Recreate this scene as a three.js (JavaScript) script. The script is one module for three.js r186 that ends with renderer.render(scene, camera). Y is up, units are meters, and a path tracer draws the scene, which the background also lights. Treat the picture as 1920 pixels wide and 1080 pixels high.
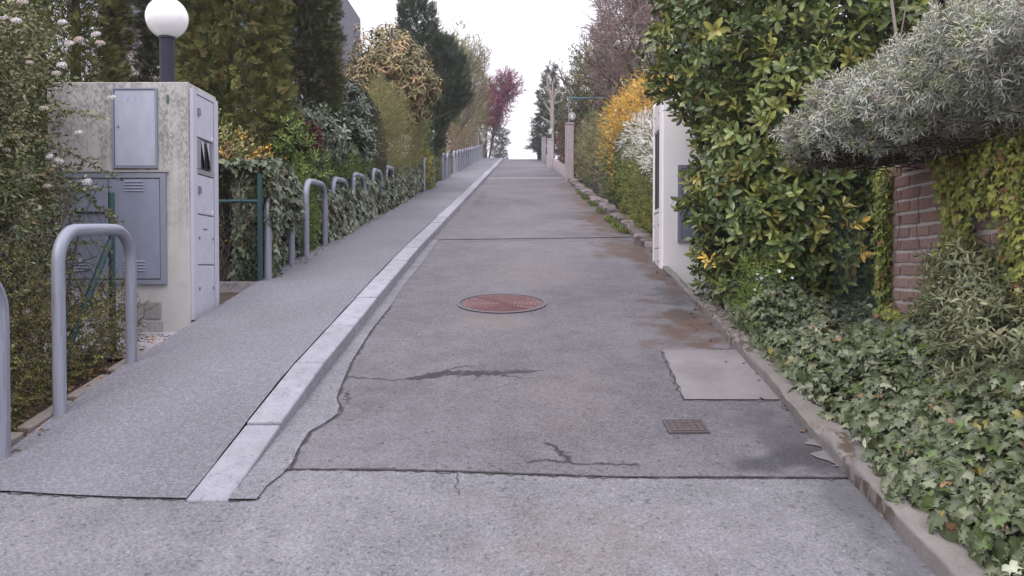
import * as THREE from 'three';
import { mergeGeometries } from 'three/addons/utils/BufferGeometryUtils.js';
import { RoundedBoxGeometry } from 'three/addons/geometries/RoundedBoxGeometry.js';

// ---------------------------------------------------------------- camera, sky, sun, exposure
const scene = new THREE.Scene();
const camera = new THREE.PerspectiveCamera(37.3, 16 / 9, 0.05, 3000);
camera.position.set(0, 1.47, 0);
camera.lookAt(-0.01562, 1.47 - 0.02187, -1);
const renderer = new THREE.WebGLRenderer({ antialias: true });
renderer.setSize(1024, 576);
renderer.toneMapping = THREE.LinearToneMapping;
renderer.toneMappingExposure = 1.0;
renderer.shadowMap.enabled = true;

function mulberry(a) { return () => { a |= 0; a = a + 0x6D2B79F5 | 0; let t = Math.imul(a ^ a >>> 15, 1 | a); t = t + Math.imul(t ^ t >>> 7, 61 | t) ^ t; return ((t ^ t >>> 14) >>> 0) / 4294967296; }; }
let rnd = mulberry(7);
const rr = (a, b) => a + (b - a) * rnd();
const clamp = (x, a = 0, b = 1) => Math.min(b, Math.max(a, x));
const smooth = (a, b, x) => { const t = clamp((x - a) / (b - a)); return t * t * (3 - 2 * t); };
const lerp = (a, b, t) => a + (b - a) * t;
const PT = new Float32Array(65536); { const r = mulberry(99); for (let i = 0; i < 65536; i++) PT[i] = r(); }
const hsh = (i, j) => PT[((i * 7919) ^ (j * 104729)) & 65535];
function n2(x, y) { const i = Math.floor(x), j = Math.floor(y); let u = x - i, v = y - j; u = u * u * (3 - 2 * u); v = v * v * (3 - 2 * v); const a = hsh(i, j), b = hsh(i + 1, j), c = hsh(i, j + 1), d = hsh(i + 1, j + 1); return a + (b - a) * u + (c - a) * v + (a - b - c + d) * u * v; }
function fbm(x, y, o = 4) { let s = 0, a = 0.5, t = 0; for (let k = 0; k < o; k++) { s += a * n2(x, y); t += a; x = x * 2.03 + 17.1; y = y * 2.03 + 5.7; a *= 0.5; } return s / t; }
function n3(x, y, z) { const k = Math.floor(z), w = z - k, s = w * w * (3 - 2 * w); return lerp(n2(x + k * 37.3, y + k * 11.9), n2(x + (k + 1) * 37.3, y + (k + 1) * 11.9), s); }

{ // overcast sky: a bright, even cloud cover, brighter overhead
  const w = 256, h = 128, d = new Float32Array(w * h * 4);
  for (let j = 0; j < h; j++) for (let i = 0; i < w; i++) {
    const el = ((j + 0.5) / h - 0.5) * Math.PI, s = Math.sin(el), k = (j * w + i) * 4;
    const L = s > 0 ? 2.75 * (1 + 1.6 * s) / 2.6 : 0.5;
    d[k] = L * 0.985; d[k + 1] = L * 0.97; d[k + 2] = L * 1.07; d[k + 3] = 1;
  }
  const t = new THREE.DataTexture(d, w, h, THREE.RGBAFormat, THREE.FloatType);
  t.mapping = THREE.EquirectangularReflectionMapping; t.magFilter = THREE.LinearFilter; t.needsUpdate = true;
  scene.background = t; scene.environment = t;
}
const sun = new THREE.DirectionalLight(0xfff4e8, 1.2);
sun.position.set(-8, 34, 16); sun.target.position.set(0, 2, -12);
sun.castShadow = true; sun.shadow.radius = 40; sun.shadow.mapSize.set(2048, 2048);
Object.assign(sun.shadow.camera, { left: -30, right: 30, top: 30, bottom: -30, near: 1, far: 120 });
scene.add(sun, sun.target);

// ---------------------------------------------------------------- helpers
const slopeAt = d => d < -3 ? 0.03 : d < 0 ? lerp(0.03, 0.18, (d + 3) / 3) : d < 7 ? 0.18 : d < 10 ? lerp(0.18, 0.157, (d - 7) / 3) : d < 44 ? 0.157 : d < 52 ? lerp(0.157, 0, (d - 44) / 8) : d < 60 ? lerp(0, -0.06, (d - 52) / 8) : -0.06;
const GT = []; { let s = 0; for (let i = 0; i < 12000; i++) { GT[i] = s; s += 0.05 * slopeAt(-100 + (i + 0.5) * 0.05); } const o = GT[2000]; for (let i = 0; i < GT.length; i++) GT[i] -= o; }
const g = d => { const f = clamp((d + 100) * 20, 0, GT.length - 2), i = Math.floor(f); return lerp(GT[i], GT[i + 1], f - i); };   // height of the hill at distance d up the lane
const kerbH = d => 0.01 + 0.075 * smooth(3.1, 4.8, d);
const edgeR = d => d < 10 ? 1.32 : d < 24 ? lerp(1.32, 1.13, (d - 10) / 14) : lerp(1.13, 0.72, clamp((d - 24) / 22));
const used = {};
const numbered = n => { const k = used[n] = (used[n] ?? -1) + 1; return k ? `${n}_${String(k).padStart(3, '0')}` : n; };
function tag(o, label, category, group) { o.userData.label = label; o.userData.category = category; if (group) o.userData.group = group; return o; }
function thing(name, label, category, pos = [0, 0, 0], group) { const o = new THREE.Group(); o.name = numbered(name); o.position.set(...pos); scene.add(o); return tag(o, label, category, group); }
function part(name, geo, m, parent, pos) { const o = new THREE.Mesh(geo, m); o.name = name; o.castShadow = o.receiveShadow = true; if (pos) o.position.set(...pos); parent.add(o); return o; }
function struct(name, geo, m) { const o = part(name, geo, m, scene); o.userData.kind = 'structure'; return o; }
const lin = (r, gg, b) => new THREE.Color().setRGB(r, gg, b);
const std = (r, gg, b, rough = 0.8, extra = {}) => new THREE.MeshStandardMaterial({ color: lin(r, gg, b), roughness: rough, ...extra });
const box = (w, h, d, x = 0, y = 0, z = 0) => new THREE.BoxGeometry(w, h, d).translate(x, y, z);
const rbox = (w, h, d, r = 0.006, x = 0, y = 0, z = 0) => new RoundedBoxGeometry(w, h, d, 1, r).translate(x, y, z);
const SR = new Uint8Array(4097); for (let i = 0; i <= 4096; i++) { const c = i / 4096; SR[i] = Math.round(255 * (c <= 0.0031308 ? 12.92 * c : 1.055 * Math.pow(c, 1 / 2.4) - 0.055)); }
function tex(w, h, fn, srgb = true, wrap = THREE.RepeatWrapping) {   // fn(u, v, i, j) -> linear colour or one number
  const d = new Uint8Array(w * h * 4);
  for (let j = 0; j < h; j++) for (let i = 0; i < w; i++) {
    const c = fn((i + 0.5) / w, (j + 0.5) / h, i, j), k = (j * w + i) * 4;
    if (srgb) for (let q = 0; q < 3; q++) d[k + q] = SR[Math.round(clamp(c[q]) * 4096)];
    else d[k] = d[k + 1] = d[k + 2] = Math.round(clamp(c) * 255);
    d[k + 3] = 255;
  }
  const t = new THREE.DataTexture(d, w, h); t.magFilter = THREE.LinearFilter; t.wrapS = t.wrapT = wrap;
  if (srgb) t.colorSpace = THREE.SRGBColorSpace; t.needsUpdate = true; return t;
}
function meshGeo(pos, idx, uv) { const q = new THREE.BufferGeometry(); q.setAttribute('position', new THREE.Float32BufferAttribute(pos, 3)); if (uv) q.setAttribute('uv', new THREE.Float32BufferAttribute(uv, 2)); if (idx) q.setIndex(idx); q.computeVertexNormals(); return q; }
// a sheet following the hill between x0..x1 and d0..d1 (each may be a function)
function sheet(x0, x1, d0, d1, off, nx, nd, uvf) {
  const f = v => typeof v === 'function' ? v : () => v; const X0 = f(x0), X1 = f(x1), D0 = f(d0), D1 = f(d1), O = f(off);
  const pos = [], uv = [], idx = [];
  for (let j = 0; j <= nd; j++) for (let i = 0; i <= nx; i++) {
    const s = i / nx, t = j / nd; let d = lerp(D0(0), D1(0), t), x = lerp(X0(d), X1(d), s); d = lerp(D0(x), D1(x), t); x = lerp(X0(d), X1(d), s);
    pos.push(x, g(d) + (typeof off === 'function' ? off(d, x) : off), -d); uv.push(...uvf(x, d));
    if (i < nx && j < nd) { const a = j * (nx + 1) + i; idx.push(a, a + 1, a + nx + 2, a, a + nx + 2, a + nx + 1); }
  }
  return meshGeo(pos, idx, uv);
}
const polyAt = (P, k) => x => { for (let i = 0; i < P.length - 1; i++) { const a = P[i], b = P[i + 1]; if (x <= b[k]) return lerp(a[1 - k], b[1 - k], clamp((x - a[k]) / (b[k] - a[k]))); } return P[P.length - 1][1 - k]; };
// mask of cracks drawn in metres on a sheet's texture
function crackMask(w, h, x0, x1, d0, d1, lines) {
  const m = new Float32Array(w * h), r = mulberry(5);
  for (const [P, wid, wob = 0.012] of lines) for (let q = 0; q < P.length - 1; q++) {
    const [ax, ad] = P[q], [bx, bd] = P[q + 1], len = Math.hypot(bx - ax, bd - ad), n = Math.ceil(len / 0.002);
    for (let s = 0; s < n; s++) {
      const t = s / n, x = lerp(ax, bx, t), d = lerp(ad, bd, t), nx = (n2(x * 34 + q, d * 34) - 0.5) * 2 * wob + (n2(x * 130, d * 130) - 0.5) * wob, ww = wid * (0.35 + 1.3 * n2(x * 25 + 9, d * 25)) * (wid > 0.02 ? Math.sin(Math.PI * clamp((q + t) / (P.length - 1))) : 1);
      const cx = (x + (Math.abs(bd - ad) > Math.abs(bx - ax) ? nx : 0) - x0) / (x1 - x0) * w, cy = (d + (Math.abs(bd - ad) > Math.abs(bx - ax) ? 0 : nx) - d0) / (d1 - d0) * h;
      const rx = Math.max(0.6, ww / (x1 - x0) * w), ry = Math.max(0.6, ww / (d1 - d0) * h);
      for (let j = Math.floor(cy - ry - 1); j <= cy + ry + 1; j++) for (let i = Math.floor(cx - rx - 1); i <= cx + rx + 1; i++) {
        if (i < 0 || j < 0 || i >= w || j >= h) continue; const e = Math.hypot((i + 0.5 - cx) / rx, (j + 0.5 - cy) / ry), v = clamp(1.3 - e) * (wid > 0.02 ? (r() < 0.7 ? 1 : 0.3) : 1); if (v > m[j * w + i]) m[j * w + i] = v;
      }
    }
  }
  return m;
}

// ---------------------------------------------------------------- ground, lane, pavement
const soilMap = tex(512, 512, (u, v) => { const a = fbm(u * 40, v * 40, 4), b = rnd(); const k = 0.4 + 0.9 * a + 0.35 * (b - 0.5); return [0.085 * k, 0.062 * k, 0.042 * k]; });
soilMap.wrapS = soilMap.wrapT = THREE.MirroredRepeatWrapping;
const soil = new THREE.MeshStandardMaterial({ map: soilMap, bumpMap: soilMap, bumpScale: 0.02, roughness: 1 });
const groundY = (d, x) => x < -2.2 ? -0.03 + (n2(x * 3, d * 3) - 0.5) * 0.03 : x < edgeR(d) + 0.05 ? -0.09 : d < 9 && d > 6.6 && x > 1.42 && x < 2.5 ? -0.27 : d < 8.05 ? 0.02 + 0.05 * smooth(1.4, 2.2, x) : 0.02;
{
  const xs = [-160, -60, -30, -16, -9, -6, -4.5, -3.8, -3.3, -2.9, -2.6, -2.35, -2.24, -2.18, -1.2, 0, 0.6, 1.0, 1.3, 1.38, 1.43, 1.5, 1.7, 1.95, 2.2, 2.6, 3.2, 4.5, 6, 9, 16, 30, 60, 160], ds = [];
  for (let d = -90; d < -6; d += 6) ds.push(d); for (let d = -6; d < 60; d += 0.5) ds.push(d); for (let d = 60; d < 480; d += 15) ds.push(d);
  const pos = [], uv = [], idx = [], nx = xs.length;
  ds.forEach((d, j) => xs.forEach((x, i) => { pos.push(x, g(d) + groundY(d, x), -d); uv.push(x / 2.5, d / 2.5); if (j < ds.length - 1 && i < nx - 1) { const a = j * nx + i; idx.push(a, a + 1, a + nx + 1, a, a + nx + 1, a + nx); } }));
  struct('ground', meshGeo(pos, idx, uv), soil);
}
function asphalt(w, h, x0, x1, d0, d1, base, o = {}) {   // colour and relief of weathered asphalt, with its cracks and stains
  const m = crackMask(w, h, x0, x1, d0, d1, o.cracks || []), H = new Float32Array(w * h), r = mulberry(o.seed || 3);
  const px = (x1 - x0) / w, pd = (d1 - d0) / h, W = new Float32Array(w * h); for (let i = 0; i < w * h; i++) W[i] = r();
  const map = tex(w, h, (u, v, i, j) => {
    const x = lerp(x0, x1, u), d = lerp(d0, d1, v), k = j * w + i;
    const sp = n2(x / 0.0055 + 7, d / 0.0065 + 50), sp2 = n2(x / 0.011 + 90, d / 0.012), gr = 0.4 * W[k] + 0.6 * clamp(0.5 + (sp - 0.5) * 1.3 + (sp2 - 0.5) * 0.35), big = fbm(x * 1.3 + 3, d * 0.9 + 8, 4), mid = fbm(x * 9 + 30, d * 9, 3);
    let c = base[3] * (0.62 + 0.5 * gr * gr + 0.2 * gr + 0.55 * (big - 0.5) + 0.3 * (mid - 0.5));
    if (hsh(Math.floor(x / 0.009), Math.floor(d / 0.009) + 7) > 0.99) c *= 1.35; if (sp2 < 0.13) c *= 0.62;
    let R = base[0] * c, G = base[1] * c, B = base[2] * c;
    if (o.stain) for (const [sx, sd, rx, rd, col, amt] of o.stain) {
      const e = Math.hypot((x - sx) / rx, (d - sd) / rd) + (fbm(x * 5 + sx, d * 4, 3) - 0.5) * 1.5 + (mid - 0.5) * 0.9; const f = amt * smooth(1.15, 0.3, e) * clamp(0.2 + 1.3 * sp);
      R = lerp(R, col[0], f); G = lerp(G, col[1], f); B = lerp(B, col[2], f);
    }
    const cr = m[k]; R = lerp(R, 0.022, cr * 0.95); G = lerp(G, 0.02, cr * 0.95); B = lerp(B, 0.022, cr * 0.95);
    H[k] = clamp(0.35 + 0.5 * gr - cr * 0.35);
    return [R, G, B];
  }, true, THREE.MirroredRepeatWrapping);
  const bump = tex(w, h, (u, v, i, j) => H[j * w + i], false, THREE.MirroredRepeatWrapping);
  return { mat: new THREE.MeshStandardMaterial({ map, bumpMap: bump, bumpScale: o.bump ?? 0.006, roughness: 0.93 }), uv: (x, d) => [(x - x0) / (x1 - x0), (d - d0) / (d1 - d0)] };
}
const seamR = [[-1.14, 3.5], [-0.979, 3.521], [-0.627, 3.521], [-0.274, 3.505], [0.033, 3.479], [0.464, 3.454], [0.897, 3.459], [1.36, 3.455]];
const seamL = [[-2.4, 3.31], [-2.031, 3.299], [-1.809, 3.271], [-1.492, 3.249], [-1.298, 3.244], [-1.122, 3.235], [-1.027, 3.253]];
const gutter = [[-1.03, 3.24], [-1.026, 3.384], [-0.979, 3.521], [-0.999, 3.658], [-1.008, 3.933], [-0.966, 4.014], [-0.915, 4.215], [-0.985, 4.413], [-1.008, 4.676], [-1.04, 5.08], [-1.055, 5.836], [-1.04, 6.57], [-1.05, 7.3], [-1.03, 8.5], [-1.05, 10], [-1.02, 13], [-1.04, 20], [-1.02, 30], [-1.04, 50]];
const DARK = [0.035, 0.034, 0.038], RUST = [0.085, 0.047, 0.028], MOSS = [0.06, 0.07, 0.03], OCH = [0.2, 0.16, 0.12];
const fore = asphalt(2048, 1024, -2.6, 2.6, 1.3, 3.6, [1.0, 0.985, 1.075, 0.184], { seed: 11, cracks: [[seamR.map(([x, d]) => [x, d]), 0.006], [seamL, 0.008], [[[-0.27, 3.5], [-0.28, 3.38], [-0.26, 3.3]], 0.004]], stain: [[0.1, 2.9, 0.5, 0.4, OCH, 0.25], [1.25, 3.1, 0.12, 0.5, DARK, 0.5]] });
struct('street_pavement', sheet(-30, 30, -40, 3.62, 0, 60, 120, fore.uv), fore.mat);
const near = asphalt(1024, 2048, -1.2, 1.4, 3.4, 10.6, [1.02, 0.965, 1.07, 0.138], {
  seed: 23, cracks: [
    [[[-1.018, 4.79], [-0.845, 4.742], [-0.708, 4.723], [-0.612, 4.78], [-0.472, 4.87], [-0.349, 4.849], [-0.167, 4.849], [-0.061, 4.88], [0.101, 4.91]], 0.01],
    ...[-0.05, -0.035, -0.022, -0.01, 0.004, 0.016, 0.03].map((o, i) => [[[-0.66 + i * 0.015, 4.745 + o * 0.3], [-0.55, 4.8 + o * 0.8], [-0.46, 4.86 + o], [-0.38, 4.86 + o * 1.2], [-0.3, 4.85 + o * 0.7], [-0.22 + i * 0.01, 4.855 + o * 0.4]], 0.012, 0.03]), ...[-0.02, 0, 0.02].map((o, i) => [[[-0.3, 4.85 + o], [-0.17, 4.86 + o * 1.2], [-0.06, 4.89 + o], [0.06 - i * 0.02, 4.9 + o * 0.3]], 0.009, 0.025]), [[[-0.16, 4.86], [-0.12, 4.8], [-0.02, 4.77]], 0.006, 0.02], [[[-0.46, 4.9], [-0.4, 4.97], [-0.3, 4.98]], 0.006, 0.02],
    [[[0.011, 3.602], [0.125, 3.624], [0.202, 3.585], [0.325, 3.591], [0.47, 3.58]], 0.009], [[[0.103, 3.818], [0.151, 3.727], [0.19, 3.658], [0.202, 3.591]], 0.01, 0.02],
    [gutter.slice(0, 12).map(([x, d]) => [x + 0.006, d]), 0.011, 0.006], [[[-0.93, 4.2], [-0.95, 4.3], [-0.93, 4.4], [-0.96, 4.5]], 0.008, 0.03],
    [seamR.map(([x, d]) => [x, d + 0.006]), 0.007, 0.004], [[[-1.1, 10.1], [-0.543, 10.226], [0.423, 10.407], [1.3, 10.66]], 0.011, 0.004],
    [[[0.86, 5.33], [1.34, 5.36]], 0.008], [[[0.845, 5.32], [0.815, 4.4], [1.3, 4.385]], 0.006]],
  stain: [[1.14, 5.9, 0.36, 0.75, RUST, 1.0], [1.2, 8.8, 0.2, 1.2, RUST, 0.8], [1.22, 6.9, 0.16, 0.8, DARK, 0.6], [1.05, 3.62, 0.42, 0.14, DARK, 0.9], [1.2, 3.9, 0.2, 0.4, DARK, 0.55], [1.15, 9.6, 0.4, 1.1, RUST, 0.8], [1.28, 7.8, 0.12, 1.0, RUST, 0.7], [0.1, 8.2, 0.5, 1.0, OCH, 0.22], [-0.15, 6.1, 0.3, 0.25, OCH, 0.35], [0.2, 4.5, 0.5, 0.5, OCH, 0.2]]
});
struct('lane', sheet(-1.135, d => edgeR(d) + 0.04, polyAt(seamR, 0), x => 10.35 + 0.25 * (x + 1.1) / 2.4, 0.004, 24, 80, near.uv), near.mat);
const mid = asphalt(512, 2048, -1.2, 1.4, 10, 25.2, [1.03, 0.95, 1.05, 0.142], { seed: 31, bump: 0.004, cracks: [[[[-1.1, 10.12], [0.42, 10.42], [1.3, 10.68]], 0.02, 0.004]], stain: [[1.2, 12.5, 0.42, 2.2, RUST, 0.95], [1.15, 16.5, 0.4, 2.8, RUST, 0.9], [1.0, 21, 0.4, 2.4, RUST, 0.65], [-0.9, 17, 0.1, 3, DARK, 0.3]] });
struct('lane', sheet(-1.135, d => edgeR(d) + 0.04, x => 10.35 + 0.25 * (x + 1.1) / 2.4 + 0.015, 24.9, 0.009, 12, 80, mid.uv), mid.mat).name = 'lane_001';
const far = asphalt(512, 1024, -1.2, 1.4, 25, 56, [1.0, 0.94, 1.08, 0.135], { seed: 37, bump: 0.003, cracks: [[[[-1.1, 33.5], [1.1, 33.5]], 0.03, 0.004]] });
struct('lane', sheet(-1.135, d => edgeR(d) + 0.04, 25.12, 75, 0.009, 10, 100, far.uv), far.mat).name = 'lane_002';
const concMap = tex(512, 512, (u, v) => { const k = 0.62 + 0.5 * fbm(u * 9, v * 9, 5) + 0.22 * (rnd() - 0.5); return [0.40 * k, 0.375 * k, 0.385 * k]; }, true, THREE.MirroredRepeatWrapping);
const conc = new THREE.MeshStandardMaterial({ map: concMap, bumpMap: concMap, bumpScale: 0.006, roughness: 0.92 });
struct('concrete_joint', sheet(-1.1, d => edgeR(d), 24.86, 25.16, 0.016, 4, 2, (x, d) => [x, d]), conc);
const gut = asphalt(256, 2048, -1.2, -0.85, 3.2, 9, [0.98, 0.98, 1.1, 0.19], { seed: 47, bump: 0.003 });
struct('gutter_strip', sheet(-1.15, polyAt(gutter, 1), 3.236, 50, 0.0085, 3, 400, gut.uv), gut.mat);
struct('concrete_patch', sheet(d => lerp(0.822, 0.858, (d - 4.4) / 0.93) + 0.006 * Math.sin(d * 40), d => 1.33, d => 4.4, 5.33, 0.0095, 8, 10, (x, d) => [x * 0.7 + 0.3, d * 0.7]), new THREE.MeshStandardMaterial({ map: concMap, color: lin(0.53, 0.53, 0.53), bumpMap: concMap, bumpScale: 0.003, roughness: 0.93 }));
struct('concrete_patch', sheet(d => 1.225 + 0.085 * n2(d * 26, 3), 1.34, 3.56, 3.86, 0.0095, 3, 16, (x, d) => [x * 0.7 + 0.3, d * 0.7]), new THREE.MeshStandardMaterial({ map: concMap, color: lin(0.4, 0.39, 0.4), roughness: 0.93 })).name = 'concrete_patch_001';
const walkTex = (seed, w, h, d0, d1) => { const r = mulberry(seed); const W = new Float32Array(w * h).map(() => r()); const H = new Float32Array(w * h); const x0 = -2.3, x1 = -1.25;
  const map = tex(w, h, (u, v, i, j) => { const x = lerp(x0, x1, u), d = lerp(d0, d1, v), gr = 0.3 * W[j * w + i] + 0.7 * clamp(0.5 + (n2(x / 0.007, d / 0.007) - 0.5) * 1.5), big = fbm(x * 1.5 + 9, d * 0.8, 4); const rib = 0.5 + 0.5 * Math.sin(d * 2 * Math.PI / 0.022 + n2(x * 6, d * 3) * 3); H[j * w + i] = 0.25 * gr + 0.22 * rib; let c = 0.174 * (0.62 + 0.5 * gr * gr + 0.12 * gr + 0.4 * (big - 0.5) + 0.1 * rib); if (W[(j * w + i + 77) % (w * h)] < 0.012) c *= 0.55; return [c * 0.99, c * 0.985, c * 1.13]; }, true, THREE.MirroredRepeatWrapping);
  return { mat: new THREE.MeshStandardMaterial({ map, bumpMap: tex(w, h, (u, v, i, j) => H[j * w + i], false, THREE.MirroredRepeatWrapping), bumpScale: 0.003, roughness: 0.93 }), uv: (x, d) => [(x - x0) / (x1 - x0), (d - d0) / (d1 - d0)] }; };
const w1 = walkTex(41, 512, 2048, 3.2, 11), w2 = walkTex(43, 256, 1024, 11, 27);
struct('sidewalk', sheet(-2.25, d => -1.3015 - 0.005 * n2(d * 6, 2), polyAt(seamL, 0), 11, d => kerbH(d) - 0.004, 8, 160, w1.uv), w1.mat);
struct('sidewalk', sheet(-2.25, -1.303, 11.004, 70, d => kerbH(d) - 0.004, 6, 100, w2.uv), w2.mat).name = 'sidewalk_001';
{ // granite kerb, stone by stone
  const kerb = new THREE.Group(); kerb.name = 'kerb'; kerb.userData.kind = 'structure'; scene.add(kerb);
  const gm = tex(512, 512, (u, v) => { const k = 0.66 + 0.34 * fbm(u * 12, v * 12, 4) + 0.2 * fbm(u * 150, v * 150, 2) + 0.34 * (rnd() - 0.5) - 0.22 * smooth(0.66, 0.8, fbm(u * 60, v * 60 + 4, 2)); const o = smooth(0.62, 0.8, fbm(u * 9 + 3, v * 9 + 7, 4)) * 0.1; return [(0.315 - 0.1 * o) * k, (0.315 - 0.3 * o) * k, (0.36 - 0.6 * o) * k]; });
  const mats = [0.82, 0.92, 1.0, 0.88].map(k => new THREE.MeshStandardMaterial({ map: gm, color: lin(k, k, k * 1.01), bumpMap: gm, bumpScale: 0.004, roughness: 0.85 }));
  const geos = [0, 1, 2].map(i => { const q = new RoundedBoxGeometry(0.163, 0.2, 0.852, 2, 0.012); const p = q.attributes.position, uv = []; for (let k = 0; k < p.count; k++) { const x = p.getX(k), y = p.getY(k), z = p.getZ(k); p.setXYZ(k, x + (n2(z * 9 + i * 31, y * 20) - 0.5) * 0.005, y + (n2(z * 7 + i * 17, x * 15) - 0.5) * 0.004, z); uv.push((x + y) * 1.3 + i * 0.31, z * 1.1 + i * 0.17); } q.setAttribute('uv', new THREE.Float32BufferAttribute(uv, 2)); q.computeVertexNormals(); return q; });
  let d = 3.235, i = 0; while (d < 58) {
    const L = i === 0 ? 0.715 : 0.856, m = d + L / 2, o = part('kerb_stone', geos[i % 3], mats[(i * 7 + (i >> 1)) % 4], kerb, [-1.2155 + rr(-0.002, 0.002), (g(d) + g(d + L)) / 2 + (kerbH(d) + kerbH(d + L)) / 2 - 0.1 + rr(-0.003, 0.003), -m]);
    o.rotation.x = Math.atan((g(d + L) + kerbH(d + L) - g(d) - kerbH(d)) / L); o.scale.z = (L - 0.009) / 0.852 * Math.hypot(1, slopeAt(m)); d += L; i++;
  }
}

// ---------------------------------------------------------------- foliage tools
const V = (x, y, z) => new THREE.Vector3(x, y, z);
const UP = V(0, 1, 0);
const withColor = (q, f) => { const p = q.attributes.position, c = new Float32Array(p.count * 3); for (let i = 0; i < p.count; i++) { const k = f(p.getX(i), p.getY(i), i); c[i * 3] = k[0]; c[i * 3 + 1] = k[1]; c[i * 3 + 2] = k[2]; } q.setAttribute('color', new THREE.BufferAttribute(c, 3)); return q; };
const foliageMat = (rough = 0.6, tr = 0) => tr ? new THREE.MeshPhysicalMaterial({ color: 0xffffff, roughness: rough, transmission: tr, thickness: 0, vertexColors: true, side: THREE.DoubleSide }) : new THREE.MeshStandardMaterial({ color: 0xffffff, roughness: rough, vertexColors: true, side: THREE.DoubleSide });
// one leaf: base at the origin, tip at +y, upper face towards +z
function leafGeo(L, W, { fold = 0.25, curl = 0.25, seg = 3, peak = 0.45, tip = 1.3 } = {}) {
  const pos = [], idx = [];
  for (let i = 0; i <= seg; i++) {
    const t = i / seg, w = W / 2 * (i === 0 ? 0.12 : i === seg ? 0.02 : Math.pow(Math.sin(Math.PI * Math.pow(t, Math.log(0.5) / Math.log(peak))), 1 / tip)), y = L * t * (1 - 0.12 * curl * t), z = -curl * L * t * t * 0.6;
    pos.push(-w, y, z + fold * w, 0, y, z, w, y, z + fold * w);
    if (i < seg) { const a = i * 3; idx.push(a, a + 1, a + 4, a, a + 4, a + 3, a + 1, a + 2, a + 5, a + 1, a + 5, a + 4); }
  }
  return withColor(meshGeo(pos, idx), (x, y, i) => i % 3 === 1 ? [1.22, 1.2, 1.2] : [0.93, 0.94, 0.93]);   // a paler midrib
}
function ivyGeo(s, k = 0) {   // five-lobed leaf folded along its midrib, lobes drooping
  const P = [[0, 0.03], [0.13, -0.1], [0.3, -0.15], [0.52, 0.06 + 0.05 * k], [0.4, 0.2], [0.35, 0.3], [0.47 - 0.1 * k, 0.58], [0.3, 0.6], [0.2, 0.66], [0.1, 0.88], [0, 1.05 + 0.1 * k]], all = [...P, ...P.slice(1, -1).reverse().map(([x, y]) => [-x, y])], mid = [[0, 0.3], [0, 0.6]];
  const zf = (x, y) => (Math.abs(x) * 0.3 - 0.75 * Math.max(0, Math.abs(x) - 0.22) * (1 + k) - 0.3 * Math.max(0, y - 0.55) + 0.04 * Math.sin(k * 3 + x * 11 + y * 5)) * s, pos = [], idx = [];
  mid.forEach(([x, y]) => pos.push(x, y * s, zf(x, y))); all.forEach(([x, y]) => pos.push(x * s, y * s, zf(x, y))); const n = all.length;
  for (let i = 0; i < n; i++) { const j = (i + 1) % n, c = (all[i][1] + all[j][1]) / 2 > 0.46 ? 1 : 0; idx.push(c, 2 + i, 2 + j); } idx.push(0, 2 + 5, 1, 0, 1, 2 + n - 5); return withColor(meshGeo(pos, idx), (x, y, i) => i < 2 ? [1.4, 1.4, 1.35] : Math.abs(x) > 0.4 * s || y > 0.9 * s ? [1.12, 1.1, 1.08] : [0.84, 0.86, 0.84]);   // pale veins
}
const _m = new THREE.Matrix4(), _q = new THREE.Quaternion(), _q2 = new THREE.Quaternion();
function frame(p, dir, roll, s) { _q.setFromUnitVectors(UP, dir); _q2.setFromAxisAngle(UP, roll); return new THREE.Matrix4().compose(p, _q.clone().multiply(_q2), V(s, s, s)); }   // +y along dir
function facing(p, n, y, s) { const z = n.clone().normalize(), x = y.clone().cross(z).normalize(), yy = z.clone().cross(x); return new THREE.Matrix4().makeBasis(x, yy, z).scale(V(s, s, s)).setPosition(p); }   // leaf face towards n, tip towards y
// a shoot: leaves set spirally round a short stem
function shootSpec(n, len, tilt0, tilt1, s0 = 1, s1 = 0.7, jit = 0.25) { const A = []; for (let i = 0; i < n; i++) { const t = i / Math.max(1, n - 1), a = i * 2.4 + rr(-0.3, 0.3), ti = lerp(tilt0, tilt1, t) + rr(-jit, jit), dir = V(Math.sin(ti) * Math.cos(a), Math.cos(ti), Math.sin(ti) * Math.sin(a)), p = V(0, len * t, 0); const up = V(-Math.cos(ti) * Math.cos(a), Math.sin(ti), -Math.cos(ti) * Math.sin(a)); A.push(facing(p, up, dir, lerp(s0, s1, t) * rr(0.85, 1.1))); } return A; }
function shootGeo(leaf, spec, stemR = 0, len = 0) { const gs = spec.map(m => { const q = leaf.clone().applyMatrix4(m), c = q.attributes.color.clone(), k = rr(0.72, 1.28), w = rr(0.92, 1.1); for (let i = 0; i < c.count; i++) c.setXYZ(i, c.getX(i) * k * w, c.getY(i) * k, c.getZ(i) * k); q.setAttribute('color', c); return q; }); if (stemR) gs.push(withColor(new THREE.CylinderGeometry(stemR * 0.6, stemR, len * 1.3, 4, 1, true).translate(0, len * 0.5, 0).toNonIndexed().deleteAttribute('uv'), () => [0.9, 0.75, 0.7])); return mergeGeometries(gs.map(q => { const k = q.index ? q.toNonIndexed() : q; k.deleteAttribute('uv'); return k; })); }
const pick = pal => { let r = rnd() * pal.reduce((a, c) => a + c[3], 0); for (const c of pal) { r -= c[3]; if (r <= 0) return c; } return pal[0]; };
function tint(pal, v = 0.25) { const c = pick(pal), k = 1 + rr(-v, v), w = rr(-0.06, 0.06); return lin(c[0] * k * (1 + w), c[1] * k, c[2] * k * (1 - w)); }
function instanced(name, geo, m, mats, cols, parent) { const o = new THREE.InstancedMesh(geo, m, mats.length); mats.forEach((q, i) => { o.setMatrixAt(i, q); o.setColorAt(i, cols[i]); }); o.name = name; o.userData.kind = 'stuff'; o.castShadow = o.receiveShadow = true; parent.add(o); return o; }
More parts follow.
